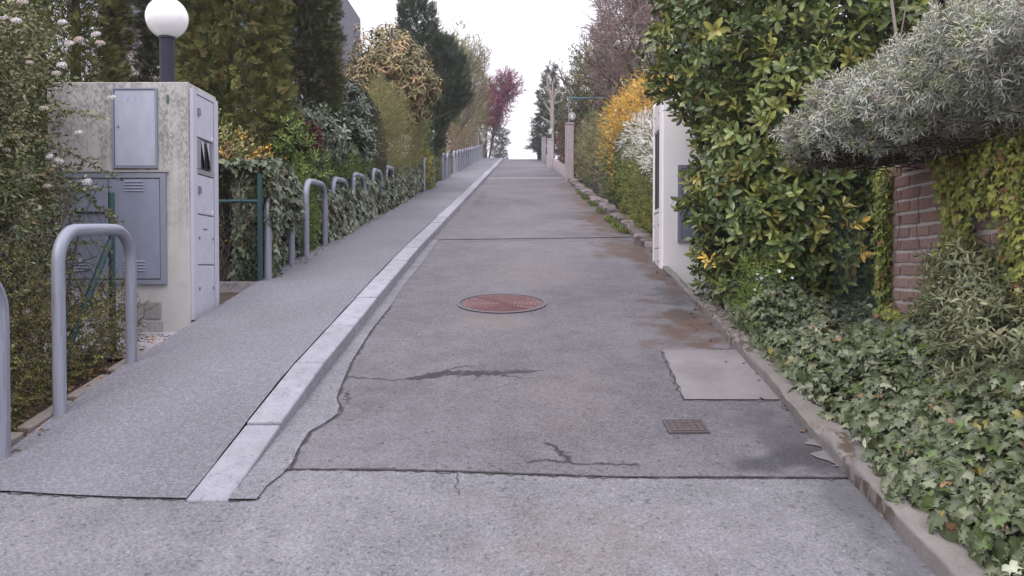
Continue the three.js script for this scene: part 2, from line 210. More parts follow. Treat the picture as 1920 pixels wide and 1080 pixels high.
// points over (and a little inside) a body made of ellipsoids [cx, cy, cz, rx, ry, rz]
function* points(lobes, n, { inner = 0.4, amp = 0.18, freq = 2.2, keep = 0.12, clip } = {}) {
  const area = lobes.map(l => Math.pow((Math.pow(l[3] * l[4], 1.6) + Math.pow(l[3] * l[5], 1.6) + Math.pow(l[4] * l[5], 1.6)) / 3, 1 / 1.6)), sum = area.reduce((a, b) => a + b); let made = 0, guard = 0;
  while (made < n && guard++ < n * 20) {
    let r = rnd() * sum, i = 0; while ((r -= area[i]) > 0 && i < lobes.length - 1) i++; const l = lobes[i];
    const u = V(rr(-1, 1), rr(-1, 1), rr(-1, 1)); if (u.lengthSq() > 1 || u.lengthSq() < 0.01) continue; u.normalize();
    const dep = inner * Math.pow(rnd(), 1.7), f = (1 - dep) * (1 + amp * 2 * (n3(u.x * freq + i * 9, u.y * freq, u.z * freq + 40) - 0.5)), p = V(l[0] + u.x * l[3] * f, l[1] + u.y * l[4] * f, l[2] + u.z * l[5] * f);
    if (clip && !clip(p)) continue;
    let deep = false; for (let k = 0; k < lobes.length && !deep; k++) if (k !== i) { const q = lobes[k]; if (Math.hypot((p.x - q[0]) / q[3], (p.y - q[1]) / q[4], (p.z - q[2]) / q[5]) < 0.72) deep = true; }
    if (deep && rnd() > keep) continue;
    made++; yield { p, n: V(u.x / l[3], u.y / l[4], u.z / l[5]).normalize(), dep };
  }
}
// shoots of a plant's crown, as one uncountable part
function crown(parent, name, lobes, n, geos, m, pal, o = {}) {
  const sets = geos.map(() => [[], []]), list = [];
  for (const { p, n: nn, dep } of points(lobes, n, o)) {
    const dir = nn.clone().multiplyScalar(o.out ?? 1).add(V(0, o.up ?? 0.4, 0)).add(V(rr(-1, 1), rr(-1, 1), rr(-1, 1)).multiplyScalar(o.jit ?? 0.5)).normalize();
    const k = Math.floor(rnd() * geos.length), s = rr(...(o.size || [0.8, 1.2])), M = frame(p, dir, rnd() * 6.3, s), c = tint(o.palAt ? o.palAt(p, pal) : pal, o.vary ?? 0.25);
    sets[k][0].push(M); sets[k][1].push(c); list.push({ k, M, p, nn, dep, c });
  }
  if (o.list) return { sets, list };
  geos.forEach((q, k) => sets[k][0].length && instanced(name, q, m, ...sets[k], parent)); return list;
}
const toLocal = (lobes, [x, y, z]) => lobes.map(l => [l[0] - x, l[1] - y, l[2] - z, l[3], l[4], l[5]]);
const seen = p => { const d = -p.z, px = 985 + 1600 * p.x / d, py = 505 - 1600 * (p.y - 1.47) / d; return d > 1 && px > 10 && px < 1910 && py > 10 && py < 1070; };   // inside the photograph's field, with margin
const barkMat = std(0.09, 0.07, 0.055, 0.95), twigMat = std(0.13, 0.105, 0.085, 0.95);
function limbGeo(segs, sides = 5) { const pos = [], idx = [], nor = []; const a = V(0, 0, 0), b = V(0, 0, 0);
  for (const [p, q, r0, r1] of segs) { const dir = q.clone().sub(p).normalize(); a.copy(Math.abs(dir.y) > 0.9 ? V(1, 0, 0) : UP).cross(dir).normalize(); b.copy(dir).cross(a); const o = pos.length / 3, n = r0 < 0.008 ? 3 : sides;
    for (let i = 0; i < n; i++) { const t = i / n * 6.2832, c = Math.cos(t), s = Math.sin(t), nx = a.x * c + b.x * s, ny = a.y * c + b.y * s, nz = a.z * c + b.z * s; pos.push(p.x + nx * r0, p.y + ny * r0, p.z + nz * r0, q.x + nx * r1, q.y + ny * r1, q.z + nz * r1); nor.push(nx, ny, nz, nx, ny, nz); const e = o + i * 2, f = o + ((i + 1) % n) * 2; idx.push(e, f, f + 1, e, f + 1, e + 1); } }
  const q = new THREE.BufferGeometry(); q.setAttribute('position', new THREE.Float32BufferAttribute(pos, 3)); q.setAttribute('normal', new THREE.Float32BufferAttribute(nor, 3)); q.setIndex(idx); return q; }
function grow(segs, tips, p, dir, len, r, lev, o) { if (o.ok && !o.ok(p)) return; let a = p.clone(), d = dir.clone(); const n = lev > 1 ? 4 : 3; for (let i = 0; i < n; i++) { const b = a.clone().addScaledVector(d, len / n), tp = o.taper ?? 0.35, ra = r * (1 - tp * i / n), rb = r * (1 - tp * (i + 1) / n); segs.push([a, b, ra, rb, lev]); a = b; d = d.clone().add(V(rr(-1, 1), rr(-1, 1) + (o.lift ?? 0.1), rr(-1, 1)).multiplyScalar(o.wob ?? 0.25)).normalize();
    if (lev > 0 && i > 0) for (let k = 0; k < (o.kids?.[lev] ?? 2); k++) { const side = V(rr(-1, 1), rr(-0.6, 1), rr(-1, 1)).normalize(), nd = d.clone().multiplyScalar(o.fwd ?? 0.6).add(side.multiplyScalar(o.spread ?? 0.8)).normalize(); grow(segs, tips, a, nd, len * rr(...(o.kl || [0.5, 0.75])), rb * 0.6, lev - 1, o); } }
  if (lev === 0) tips.push([a, d]); }

function shrub(name, label, cat, lobes, n, leaf, spec, pal, o = {}) { const l0 = lobes[0], org = [l0[0], g(-l0[2]), l0[2]], B = thing(name, label, cat, org, o.group); const geos = [0, 1].map(() => shootGeo(leaf, shootSpec(...spec), o.stem ?? 0.002, spec[1])); crown(B, 'foliage', toLocal(lobes, org), n, geos, foliageMat(o.rough ?? 0.6), pal, { inner: 0.5, amp: 0.25, freq: 2.6, ...o }); const sg = []; for (let i = 0; i < (o.stems ?? 6); i++) grow(sg, [], V(rr(-0.12, 0.12), -0.05, rr(-0.12, 0.12)), V(rr(-0.35, 0.35), 1, rr(-0.35, 0.35)).normalize(), Math.max(0.5, (l0[1] - org[1]) * 0.75), 0.014, 1, { kids: { 1: 2 }, wob: 0.2 }); part('stems', limbGeo(sg, 4), o.stemMat || barkMat, B).userData.kind = 'stuff'; return B; }
const med = leafGeo(0.06, 0.026, { seg: 3 }), big = leafGeo(0.11, 0.042, { seg: 3, curl: 0.4 }), tiny = leafGeo(0.028, 0.013, { seg: 2 }), needle = leafGeo(0.05, 0.006, { seg: 2 }), flower = leafGeo(0.026, 0.014, { seg: 2, curl: 0.2 });

// ---------------------------------------------------------------- left: service pillar, lamp, hoops, fence
const galv = new THREE.MeshStandardMaterial({ map: tex(256, 256, (u, v) => { const k = 0.72 + 0.5 * fbm(u * 8, v * 14, 5) + 0.12 * (rnd() - 0.5), s = smooth(0.62, 0.72, fbm(u * 20, v * 40 + 5, 4)) * 0.5; return [lerp(0.27 * k, 0.16, s), lerp(0.285 * k, 0.15, s), lerp(0.355 * k, 0.16, s)]; }), roughness: 0.5, metalness: 0.25 });
const hoopGeo = (d0, d1, top) => {
  const P = [], r = 0.17, b0 = g(d0) - 0.02, b1 = g(d1) - 0.02, tl = top, tr = top + 0.02, y0 = b0;
  P.push(V(0, b0, -d0), V(0, lerp(b0, tl - r, 0.5), -d0)); for (let i = 0; i <= 8; i++) { const a = i / 8 * Math.PI / 2; P.push(V(0, tl - r + r * Math.sin(a), -d0 - r + r * Math.cos(a))); }
  for (let i = 8; i >= 0; i--) { const a = i / 8 * Math.PI / 2; P.push(V(0, tr - r + r * Math.sin(a), -d1 + r - r * Math.cos(a))); } P.push(V(0, lerp(b1, tr - r, 0.5), -d1), V(0, b1, -d1));
  const q = new THREE.TubeGeometry(new THREE.CatmullRomCurve3(P, false, 'centripetal'), 72, 0.031, 14, false); q.translate(0, -y0, d0); return [q, y0]; };
const hoop = (x, d0, d1, top, label, group) => { const [q, y] = hoopGeo(d0, d1, top), o = part('hoop_barrier', q, galv, scene, [x, y, -d0]); o.name = numbered('hoop_barrier'); return tag(o, label, 'barrier', group); };
hoop(-2.235, 2.86, 3.6, 1.43, 'grey steel hoop barrier cut off by the frame before the white flowering shrub');
hoop(-2.235, 4.05, 4.8, 1.665, 'grey steel hoop barrier standing in front of the wire fence and brace');
const topAt = (a, b) => g((a + b) / 2) + 0.075 + 0.66;
hoop(-2.2, 7.27, 8.0, topAt(7.27, 8), 'grey steel hoop barrier with its top buried in ivy beside the green gate post');
hoop(-2.19, 8.5, 9.3, topAt(8.5, 9.3) + 0.04, 'grey steel hoop barrier with bright green foliage framed inside it');
for (const [a, b] of [[9.75, 10.5], [10.9, 11.65], [12.3, 13.05], [13.5, 14.2]]) hoop(-2.205, a, b, topAt(a, b), 'grey steel hoop barrier half swallowed by the ivy hedge', 'hoop barriers in the ivy hedge');
for (const [a, b] of [[18.0, 18.7], [19.2, 19.9], [22.2, 22.95], [23.4, 24.1]]) hoop(-2.14, a, b, topAt(a, b), 'grey steel hoop barrier below the dark juniper', 'hoop barriers below the juniper');
for (let i = 0; i < 13; i++) { const a = 26.3 + i * 1.22; hoop(-2.2, a, a + 0.74, topAt(a, a + 0.74), 'grey steel hoop barrier in the close row before the far gate pillar', 'hoop barriers in the close row up the lane'); }
hoop(-2.2, 43.2, 43.9, topAt(43.2, 43.9), 'last grey steel hoop barrier beside the hedge at the crest');

const algae = (w, h, sx, sy, amt, base, cut) => tex(w, h, (u, v) => {   // stained render: lichen specks and run marks
  const x = u * sx, y = v * sy, k = 0.86 + 0.2 * fbm(x * 14, y * 14, 4) + 0.1 * (rnd() - 0.5), streak = fbm(x * 22, y * 1.6 + 4, 3), sp = fbm(x * 80, y * 60, 4), pat = fbm(x * 5 + 2, y * 4, 4), run = smooth(0.55, 0.75, fbm(x * 16 + 5, y * 0.9, 3));
  const a = clamp((smooth(cut - 0.55, cut + 0.35, y + (streak - 0.5) * 1.3 + (pat - 0.5) * 0.8)) * smooth(0.25, 0.85, sp * 0.75 + pat * 0.4 - 0.02)) * amt * (1 - 0.75 * run);
  return [lerp(base[0], 0.135, a) * k, lerp(base[1], 0.13, a) * k, lerp(base[2], 0.13, a) * k]; });
const faceUV = (q, ox, oy, sx, sy) => { const p = q.attributes.position, n = q.attributes.normal, uv = []; for (let i = 0; i < p.count; i++) uv.push(((Math.abs(n.getX(i)) > 0.6 ? -p.getZ(i) + 0.6 : p.getX(i)) - ox) / sx, ((Math.abs(n.getY(i)) > 0.6 ? 1.7 + p.getZ(i) * 0.2 : p.getY(i)) - oy) / sy); q.setAttribute('uv', new THREE.Float32BufferAttribute(uv, 2)); return q; };
const paintGrey = (r, gg, b, o = 0.5) => new THREE.MeshStandardMaterial({ map: tex(256, 256, (u, v) => { const k = 0.88 + 0.2 * fbm(u * 6, v * 6, 5) + 0.05 * (rnd() - 0.5); return [r * k, gg * k, b * k]; }), roughness: o, metalness: 0.1 });
const doorGrey = paintGrey(0.27, 0.295, 0.385, 0.42), frameGrey = paintGrey(0.25, 0.265, 0.33, 0.5), doorLight = paintGrey(0.44, 0.455, 0.56, 0.4), plate = paintGrey(0.48, 0.48, 0.56, 0.6), slot = std(0.025, 0.025, 0.03, 0.7), steel = std(0.3, 0.3, 0.33, 0.4, { metalness: 0.7 });
function louvre(parent, x, y, z, w) { for (let i = 0; i < 4; i++) { const o = part('vent_slat', new THREE.CylinderGeometry(0.008, 0.008, w, 6, 1, false, 0, Math.PI).rotateZ(Math.PI / 2), parent.userData.slatMat || doorLight, parent, [x, y - i * 0.021, z]); o.rotation.x = -0.5; } }
{ // concrete service pillar by the pavement; local origin at its front right foot
  const ox = -2.314, oz = -5.85, oy = 0.86, P = thing('service_pillar', 'stained concrete service pillar with grey cabinet doors under the globe lamp', 'service pillar', [ox, oy, oz]);
  const top = 2.757 - oy, Y = y => y - oy, X = x => x - ox;
  const bodyMat = new THREE.MeshStandardMaterial({ map: algae(1024, 1024, 1.1, 2.0, 0.78, [0.5, 0.487, 0.475], 1.4), roughness: 0.92 }); bodyMat.bumpMap = concMap; bodyMat.bumpScale = 0.002;
  part('concrete_body', faceUV(rbox(0.98, top, 0.53, 0.008, -0.49, top / 2, -0.265), -1.05, 0, 1.1, 2.0), bodyMat, P);
  // front: upper door
  const fr = part('door_frame', mergeGeometries([box(0.31, 0.012, 0.02, X(-2.68), Y(2.708), 0.01), box(0.31, 0.012, 0.02, X(-2.68), Y(2.172), 0.01), box(0.012, 0.524, 0.02, X(-2.829), Y(2.44), 0.01), box(0.012, 0.524, 0.02, X(-2.531), Y(2.44), 0.01)]), frameGrey, P);
  const ud = part('upper_door', rbox(0.28, 0.518, 0.016, 0.003, X(-2.68), Y(2.44), 0.006), doorLight, P);
  part('lock', new THREE.CylinderGeometry(0.007, 0.007, 0.008, 10).rotateX(Math.PI / 2), steel, ud, [X(-2.793), Y(2.45), 0.017]);
  for (const y of [2.64, 2.235]) for (const x of [-2.725, -2.675, -2.63]) part('embossed_slot', rbox(0.005, 0.03, 0.006, 0.002), doorLight, ud, [X(x), Y(y), 0.0155]);
  // front: lower cabinet with two doors
  const cab = part('cabinet_frame', mergeGeometries([box(0.702, 0.03, 0.03, X(-2.819), Y(2.113), 0.012), box(0.702, 0.03, 0.03, X(-2.819), Y(1.383), 0.012), box(0.03, 0.7, 0.03, X(-3.155), Y(1.748), 0.012), box(0.036, 0.7, 0.03, X(-2.486), Y(1.748), 0.012)]), frameGrey, P);
  for (const [x0, x1] of [[-2.862, -2.51], [-3.135, -2.869]]) { const d = part('cabinet_door', rbox(x1 - x0, 0.685, 0.02, 0.004, X((x0 + x1) / 2), Y(1.748), 0.013), doorGrey, P); louvre(d, X(x0 > -3 ? -2.685 : -3.05), Y(2.068), 0.0245, x0 > -3 ? 0.135 : 0.1); louvre(d, X(x0 > -3 ? -2.685 : -3.05), Y(1.52), 0.0245, x0 > -3 ? 0.145 : 0.1); part('lock', new THREE.CylinderGeometry(0.009, 0.009, 0.01, 10).rotateX(Math.PI / 2), steel, d, [X(x0 + 0.025), Y(1.76), 0.026]); }
  part('rain_ledge', box(0.84, 0.012, 0.025, X(-2.875), Y(2.143), 0.008), conc, P);
  part('cable_slit', box(0.26, 0.014, 0.012, X(-3.0), Y(1.86), 0.026), slot, P);
  // front: rough patched blocks in the foot
  const blockMats = [0.95, 0.8, 1.05].map(k => new THREE.MeshStandardMaterial({ map: concMap, color: lin(k, k, k * 0.97), bumpMap: concMap, bumpScale: 0.008, roughness: 0.95 }));
  [[-2.72, 1.185, 0.17, 0.115], [-2.57, 1.185, 0.115, 0.115], [-2.70, 1.06, 0.2, 0.11], [-2.545, 1.06, 0.085, 0.11]].forEach(([x, y, w, h], i) => part('block', rbox(w, h, 0.02, 0.006, X(x), Y(y), 0.002), blockMats[i % 3], P));
  part('bracket', box(0.012, 0.055, 0.012, X(-2.455), Y(2.64), 0.006), std(0.06, 0.14, 0.1, 0.7), P);
  // side towards the lane: painted frame, doors and letter boxes
  const side = part('side_frame', mergeGeometries([box(0.03, 1.6, 0.07, 0.008, Y(1.92), -0.055), box(0.03, 1.6, 0.08, 0.008, Y(1.92), -0.462), box(0.03, 0.025, 0.327, 0.008, Y(2.7075), -0.2585)]), plate, P);
  [[2.69, 2.4], [2.135, 1.862], [1.852, 1.506], [1.496, 1.12]].forEach(([a, b], i) => {
    const d = part('side_door', rbox(0.026, a - b, 0.318, 0.004, 0.006, Y((a + b) / 2), -0.257), plate, P);
    if (i < 2) { part('latch', rbox(0.02, 0.055, 0.03, 0.003), steel, d, [0.024, Y((a + b) / 2 + 0.03), -0.13]); part('sticker', box(0.002, 0.02, 0.025), std(0.8, 0.8, 0.8), d, [0.0205, Y(b + 0.025), -0.385]); }
    else { for (const z of [-0.125, -0.39]) part('screw', new THREE.CylinderGeometry(0.01, 0.01, 0.01, 8).rotateZ(Math.PI / 2), steel, d, [0.022, Y(a - 0.16), z]); if (i === 2) part('slot', box(0.004, 0.006, 0.08), slot, d, [0.0195, Y(a - 0.095), -0.24]); }
  });
  const lb = part('letter_box', mergeGeometries([box(0.02, 0.235, 0.318, -0.004, Y(2.268), -0.257), box(0.024, 0.03, 0.318, 0.008, Y(2.16), -0.257), box(0.022, 0.21, 0.075, 0.008, Y(2.285), -0.135)]), new THREE.MeshStandardMaterial({ map: concMap, color: lin(0.7, 0.7, 0.75), roughness: 0.9 }), P);
  const flap = new THREE.BufferGeometry().setFromPoints([V(0, 0.1, 0.03), V(0.03, -0.085, 0.032), V(0.0, -0.085, -0.035), V(0, 0.1, 0.03), V(0.0, -0.085, -0.035), V(0, 0.1, -0.02)]); flap.computeVertexNormals();
  for (const z of [-0.215, -0.32]) { part('slot', box(0.012, 0.19, 0.088), slot, lb, [0.008, Y(2.28), z]); part('flap', flap, new THREE.MeshStandardMaterial({ color: lin(0.45, 0.47, 0.55), roughness: 0.35, side: THREE.DoubleSide }), lb, [0.016, Y(2.28), z]); }
  const L = thing('globe_lamp', 'white opal globe lamp on a dark post standing on the concrete service pillar', 'lamp', [-2.562, 2.755, -6.1]);
  part('post', new THREE.CylinderGeometry(0.052, 0.052, 0.37, 24).translate(0, 0.185, 0), std(0.009, 0.009, 0.026, 0.6), L);
  part('collar', new THREE.CylinderGeometry(0.062, 0.058, 0.022, 24).translate(0, 0.373, 0), std(0.05, 0.05, 0.07, 0.4), L);
  part('globe', new THREE.SphereGeometry(0.147, 40, 28).translate(0, 0.51, 0), new THREE.MeshPhysicalMaterial({ color: lin(0.93, 0.93, 0.94), roughness: 0.12, clearcoat: 0.6, clearcoatRoughness: 0.05 }), L);
}
// chain link: wires woven between two ends
function chainlink(w, h, cell, r, slopeY) { const segs = [], nx = Math.round(w / cell), ny = Math.round(h / cell); for (let i = 0; i < nx; i++) for (let j = 0; j < ny; j++) { const c = (a, b) => V(a * w / nx, b * h / ny + slopeY * a / nx, 0); const z = 0.004; if ((i + j) % 2) segs.push([c(i, j).setZ(z), c(i + 1, j + 1).setZ(-z), r, r]); else segs.push([c(i + 1, j).setZ(z), c(i, j + 1).setZ(-z), r, r]); } return limbGeo(segs, 4); }
const fenceGreen = std(0.012, 0.055, 0.058, 0.6), wireMat = std(0.09, 0.10, 0.10, 0.55, { metalness: 0.4 });
{ const F = thing('wire_fence', 'green post and brace with chain link mesh before the service pillar', 'fence', [-2.585, g(5.3) - 0.05, -5.3]);
  part('post', new THREE.CylinderGeometry(0.02, 0.02, 1.08, 12).translate(0, 0.5, 0), fenceGreen, F); part('post_cap', new THREE.SphereGeometry(0.022, 10, 6).translate(0, 1.035, 0), fenceGreen, F);
  const b0 = V(0.0, 0.74, 0.02), b1 = V(0.0, -0.12, 0.72); part('brace', limbGeo([[b0, b1, 0.02, 0.02]], 10), fenceGreen, F);
  const m = part('wire_mesh', chainlink(1.6, 0.9, 0.05, 0.0016, -0.29).rotateY(-Math.PI / 2), wireMat, F, [0.02, 0.06, 0]); m.userData.kind = 'stuff';
  for (const y of [0.1, 0.45, 0.9]) part('tension_wire', limbGeo([[V(0.02, y, 0), V(0.02, y - 0.28, 1.6), 0.0022, 0.0022]], 4), wireMat, F); }
{ const F = thing('wire_fence', 'green post and rail with chain link beside the service pillar and ivy', 'fence', [-2.245, g(7.2), -7.2]);
  part('post', new THREE.CylinderGeometry(0.022, 0.022, 1.1, 12).translate(0, 0.43, 0), fenceGreen, F);
  part('rail', new THREE.CylinderGeometry(0.016, 0.016, 1.1, 10).rotateZ(Math.PI / 2).translate(-0.55, 0.75, 0), fenceGreen, F);
  const m = part('wire_mesh', chainlink(1.1, 0.66, 0.05, 0.0016, 0).translate(-1.1, 0.0, 0.02), wireMat, F); m.userData.kind = 'stuff';
  part('base_board', rbox(1.0, 0.14, 0.05, 0.008, -0.52, 0.0, -0.03), conc, F); }

struct('concrete_pad', sheet(-3.4, -2.262, 5.2, 5.9, -0.012, 6, 6, (x, d) => [x * 0.6, d * 0.6]), new THREE.MeshStandardMaterial({ map: concMap, color: lin(0.95, 0.95, 0.98), roughness: 0.93 }));
// ---------------------------------------------------------------- lids in the lane
{ const a = Math.atan(0.178), iron = new THREE.MeshStandardMaterial({ map: tex(256, 256, (u, v) => { const k = 0.7 + 0.5 * fbm(u * 14, v * 14, 4) + 0.2 * (rnd() - 0.5); return [0.165 * k, 0.088 * k, 0.09 * k]; }), roughness: 0.75, metalness: 0.2 }), rim = std(0.13, 0.115, 0.125, 0.75, { metalness: 0.3 });
  const M = thing('manhole_cover', 'round rusty red manhole cover with concentric ribs in the lane', 'manhole cover', [-0.183, g(6.66) + 0.004, -6.66]); M.rotation.x = a;
  part('frame_ring', new THREE.LatheGeometry([[0.345, -0.02], [0.345, 0.008], [0.352, 0.008], [0.336, 0.010], [0.325, 0.009], [0.324, -0.02]].map(([x, y]) => new THREE.Vector2(x, y)), 64), rim, M);
  const lid = part('lid', new THREE.CylinderGeometry(0.315, 0.315, 0.02, 64).translate(0, -0.007, 0), iron, M);
  for (let k = 0; k < 9; k++) { const R = 0.03 + k * 0.0305, arcs = []; for (const [s, l] of [[0.85, 2.95], [0.85 + Math.PI, 2.95]]) { const q = new THREE.TorusGeometry(R, 0.006, 5, 40, l).rotateX(Math.PI / 2).rotateY(-s + 0.15); arcs.push(q); } part('rib', mergeGeometries(arcs), iron, lid, [0, 0.004, 0]); }
  for (let k = 0; k < 26; k++) { const t = k / 26 * 6.283; part('edge_notch', box(0.012, 0.006, 0.022).rotateY(-t), rim, lid, [Math.cos(t) * 0.301, 0.004, Math.sin(t) * 0.301]); }
  for (const s of [-0.012, 0.012]) part('rib', box(0.5, 0.006, 0.008).rotateY(0.95).translate(s, 0.004, 0), iron, lid);
  const C = thing('valve_cover', 'small rectangular dark iron cover set in the lane asphalt', 'access cover', [0.755, g(4.015) + 0.004, -4.015]); C.rotation.set(a, 0.03, 0);
  part('frame', mergeGeometries([box(0.19, 0.016, 0.012, 0, 0, 0.08), box(0.19, 0.016, 0.012, 0, 0, -0.08), box(0.012, 0.016, 0.148, 0.089, 0, 0), box(0.012, 0.016, 0.148, -0.089, 0, 0)]), std(0.07, 0.058, 0.06, 0.75), C);
  const l2 = part('lid', box(0.164, 0.012, 0.146), std(0.075, 0.06, 0.062, 0.75, { metalness: 0.25 }), C);
  for (let i = 0; i < 5; i++) for (let j = 0; j < 4; j++) if (!((i === 2) && (j === 1 || j === 2))) part('stud', rbox(0.024, 0.006, 0.026, 0.002), std(0.1, 0.075, 0.075, 0.7, { metalness: 0.2 }), l2, [-0.062 + i * 0.031, 0.008, -0.05 + j * 0.034]);
}

// ---------------------------------------------------------------- right: kerb, brick wall, white pillar
{ // rough concrete kerb along the ivy bank
  const prof = [[0, -0.1], [0.0, 0.05], [0.014, 0.068], [0.06, 0.076], [0.115, 0.074], [0.13, 0.06], [0.135, -0.1]], pos = [], uv = [], idx = [], n = 150;
  for (let j = 0; j <= n; j++) { const d = lerp(1.2, 8.15, j / n); prof.forEach(([x, y], i) => { const e = (n2(d * 7 + i * 3, i * 5) - 0.5) * 0.022 + (n2(d * 30, i * 8) - 0.5) * 0.01 - (y > 0.06 ? 0.035 * smooth(0.62, 0.8, n2(d * 3.3, i * 0.6 + 20)) : 0); const tk = 1 - 0.62 * smooth(6.2, 6.9, d); pos.push(edgeR(d) - 0.01 + x * tk + e * 0.35, g(d) + (y > 0 ? y * (0.4 + 0.6 * tk) : y) + e * 0.7 * tk, -d); uv.push(i * 0.09, d); if (j < n && i < prof.length - 1) { const a = j * prof.length + i; idx.push(a, a + 1, a + prof.length + 1, a, a + prof.length + 1, a + prof.length); } }); }
  const r = mulberry(61), km = tex(256, 2048, (u, v) => { const d = v * 8, k = 0.6 + 0.5 * fbm(u * 8, d * 9, 4) + 0.3 * (r() - 0.5), moss = smooth(0.53, 0.66, fbm(u * 4 + 9, d * 2.4 + 3, 5)) * smooth(0.35, 0.6, fbm(u * 22, d * 40, 3)) * 0.85, red = smooth(0.6, 0.8, fbm(u * 4, d * 2 + 40, 3)) * 0.4; let c = [0.2 * k, 0.182 * k, 0.172 * k]; c = c.map((q, i) => lerp(q, [0.16, 0.11, 0.09][i] * k, red)); return c.map((q, i) => lerp(q, [0.055, 0.035, 0.02][i], moss)); });
  struct('concrete_kerb', meshGeo(pos, idx, uv.map((q, i) => i % 2 ? q / 8 : q)), new THREE.MeshStandardMaterial({ map: km, bumpMap: km, bumpScale: 0.01, roughness: 0.95, side: THREE.DoubleSide }));
}
{ // garden wall of red brick, brick by brick; local origin at its far foot
  const x0 = 2.27, dEnd = 5.32, base = 0.72, W = thing('brick_wall', 'weathered red brick garden wall under the grey lavender cushion', 'wall', [x0, base, -dEnd]);
  const mortar = new THREE.MeshStandardMaterial({ map: tex(256, 256, (u, v) => { const k = 0.6 + 0.5 * fbm(u * 20, v * 20, 4) + 0.3 * (rnd() - 0.5); return [0.62 * k, 0.57 * k, 0.54 * k]; }), roughness: 0.97 });
  part('mortar_bed', box(0.24, 1.42, 3.3, 0.125, 0.68, 1.65), mortar, W);
  const bt = tex(256, 256, (u, v) => { const k = 0.62 + 0.5 * fbm(u * 9, v * 9, 5) + 0.25 * (rnd() - 0.5), w = smooth(0.58, 0.75, fbm(u * 5 + 9, v * 5, 4)) * 0.5; return [lerp(0.6 * k, 0.75, w), lerp(0.55 * k, 0.72, w), lerp(0.55 * k, 0.7, w)]; });
  const bm = [[0.52, 0.365, 0.295], [0.46, 0.31, 0.245], [0.58, 0.43, 0.36], [0.44, 0.33, 0.275]].map(c => new THREE.MeshStandardMaterial({ map: bt, color: lin(c[0] * 1.15, c[1] * 1.15, c[2] * 1.2), bumpMap: bt, bumpScale: 0.004, roughness: 0.92 }));
  const bg = [0, 1, 2, 3].map(k => { const q = new RoundedBoxGeometry(0.022, 0.059, 0.232, 1, 0.006), p = q.attributes.position; for (let i = 0; i < p.count; i++) p.setXYZ(i, p.getX(i) + (n2(p.getZ(i) * 30 + k * 9, p.getY(i) * 40) - 0.5) * 0.008, p.getY(i) + (n2(p.getZ(i) * 20 + k * 5, 3) - 0.5) * 0.006, p.getZ(i)); q.computeVertexNormals(); return q; });
  for (let c = 0; c < 18; c++) { const y = 0.06 + c * 0.076, head = c % 2; let z = head ? -0.062 : 0; let i = 0; while (z < 3.2) { const L = i === 0 && head ? 0.12 : 0.24, o = part('brick', bg[(c * 5 + i * 3) % 4], bm[Math.floor(rnd() * 4)], W, [0.005 + rr(-0.002, 0.002), y + rr(-0.003, 0.003), (i === 0 && head ? 0.06 : z + L / 2 + (head ? 0.064 : 0))]); o.scale.set(1, rr(0.94, 1.05), (L - 0.004) / 0.242); if (i === 0 && head) z = 0.066; else z += 0.25; i++; } }
}
{ // white rendered service pillar on the right
  const ox = 1.315, oz = -8.2, oy = 0.9, P = thing('service_pillar', 'white painted service pillar with grey cabinet half hidden by the laurel', 'service pillar', [ox, oy, oz]), top = 3.15 - oy, Y = y => y - oy;
  const white = new THREE.MeshStandardMaterial({ map: tex(512, 512, (u, v) => { const k = 0.95 + 0.06 * fbm(u * 7, v * 7, 4), s = smooth(0.6, 0.75, fbm(u * 14, v * 9 + 3, 4)) * smooth(0.16, 0.02, v + 0.1 * (fbm(u * 30, v * 3, 3) - 0.5)) * 0.5; return [lerp(0.89 * k, 0.3, s), lerp(0.87 * k, 0.28, s), lerp(0.88 * k, 0.26, s)]; }), roughness: 0.85 });
  part('rendered_body', faceUV(rbox(1.0, top, 0.5, 0.008, 0.5, top / 2, -0.25), 0, 0, 1.1, 2.05), white, P);
  const pinkish = std(0.66, 0.6, 0.6, 0.7);
  part('cabinet_frame', mergeGeometries([box(0.66, 0.03, 0.03, 0.47, Y(2.45), 0.012), box(0.66, 0.03, 0.03, 0.47, Y(1.745), 0.012), box(0.03, 0.675, 0.03, 0.155, Y(2.0975), 0.012), box(0.03, 0.675, 0.03, 0.785, Y(2.0975), 0.012)]), frameGrey, P);
  for (const x of [0.32, 0.62]) { const d = part('cabinet_door', rbox(0.296, 0.67, 0.02, 0.004, x, Y(2.0975), 0.013), paintGrey(0.2, 0.215, 0.29, 0.45), P); louvre(d, x, Y(2.36), 0.0245, 0.13); }
  part('side_frame', mergeGeometries([box(0.03, 1.95, 0.06, -0.008, Y(2.15), -0.05), box(0.03, 1.95, 0.06, -0.008, Y(2.15), -0.455)]), white, P);
  [[3.1, 2.86], [2.02, 1.68], [1.67, 1.25]].forEach(([a, b]) => { const d = part('side_door', rbox(0.026, a - b, 0.335, 0.004, -0.006, Y((a + b) / 2), -0.253), pinkish, P); for (const z of [-0.12, -0.38]) part('screw', new THREE.CylinderGeometry(0.01, 0.01, 0.01, 8).rotateZ(Math.PI / 2), steel, d, [-0.022, Y(a - 0.12), z]); });
  const lb = part('letter_box', mergeGeometries([box(0.022, 0.82, 0.335, 0, Y(2.44), -0.253), box(0.03, 0.02, 0.335, -0.008, Y(2.84), -0.253), box(0.03, 0.02, 0.335, -0.008, Y(2.04), -0.253)]), pinkish, P); for (const z of [-0.17, -0.33]) part('slot', box(0.012, 0.74, 0.11), slot, lb, [-0.012, Y(2.44), z]);
}
part('concrete_block', rbox(0.3, 0.3, 0.4, 0.03), conc, scene, [1.56, g(9.1) + 0.08, -9.1]).name = 'concrete_block'; tag(scene.children.at(-1), 'grey concrete block at the foot of the hedge behind the white pillar', 'block');
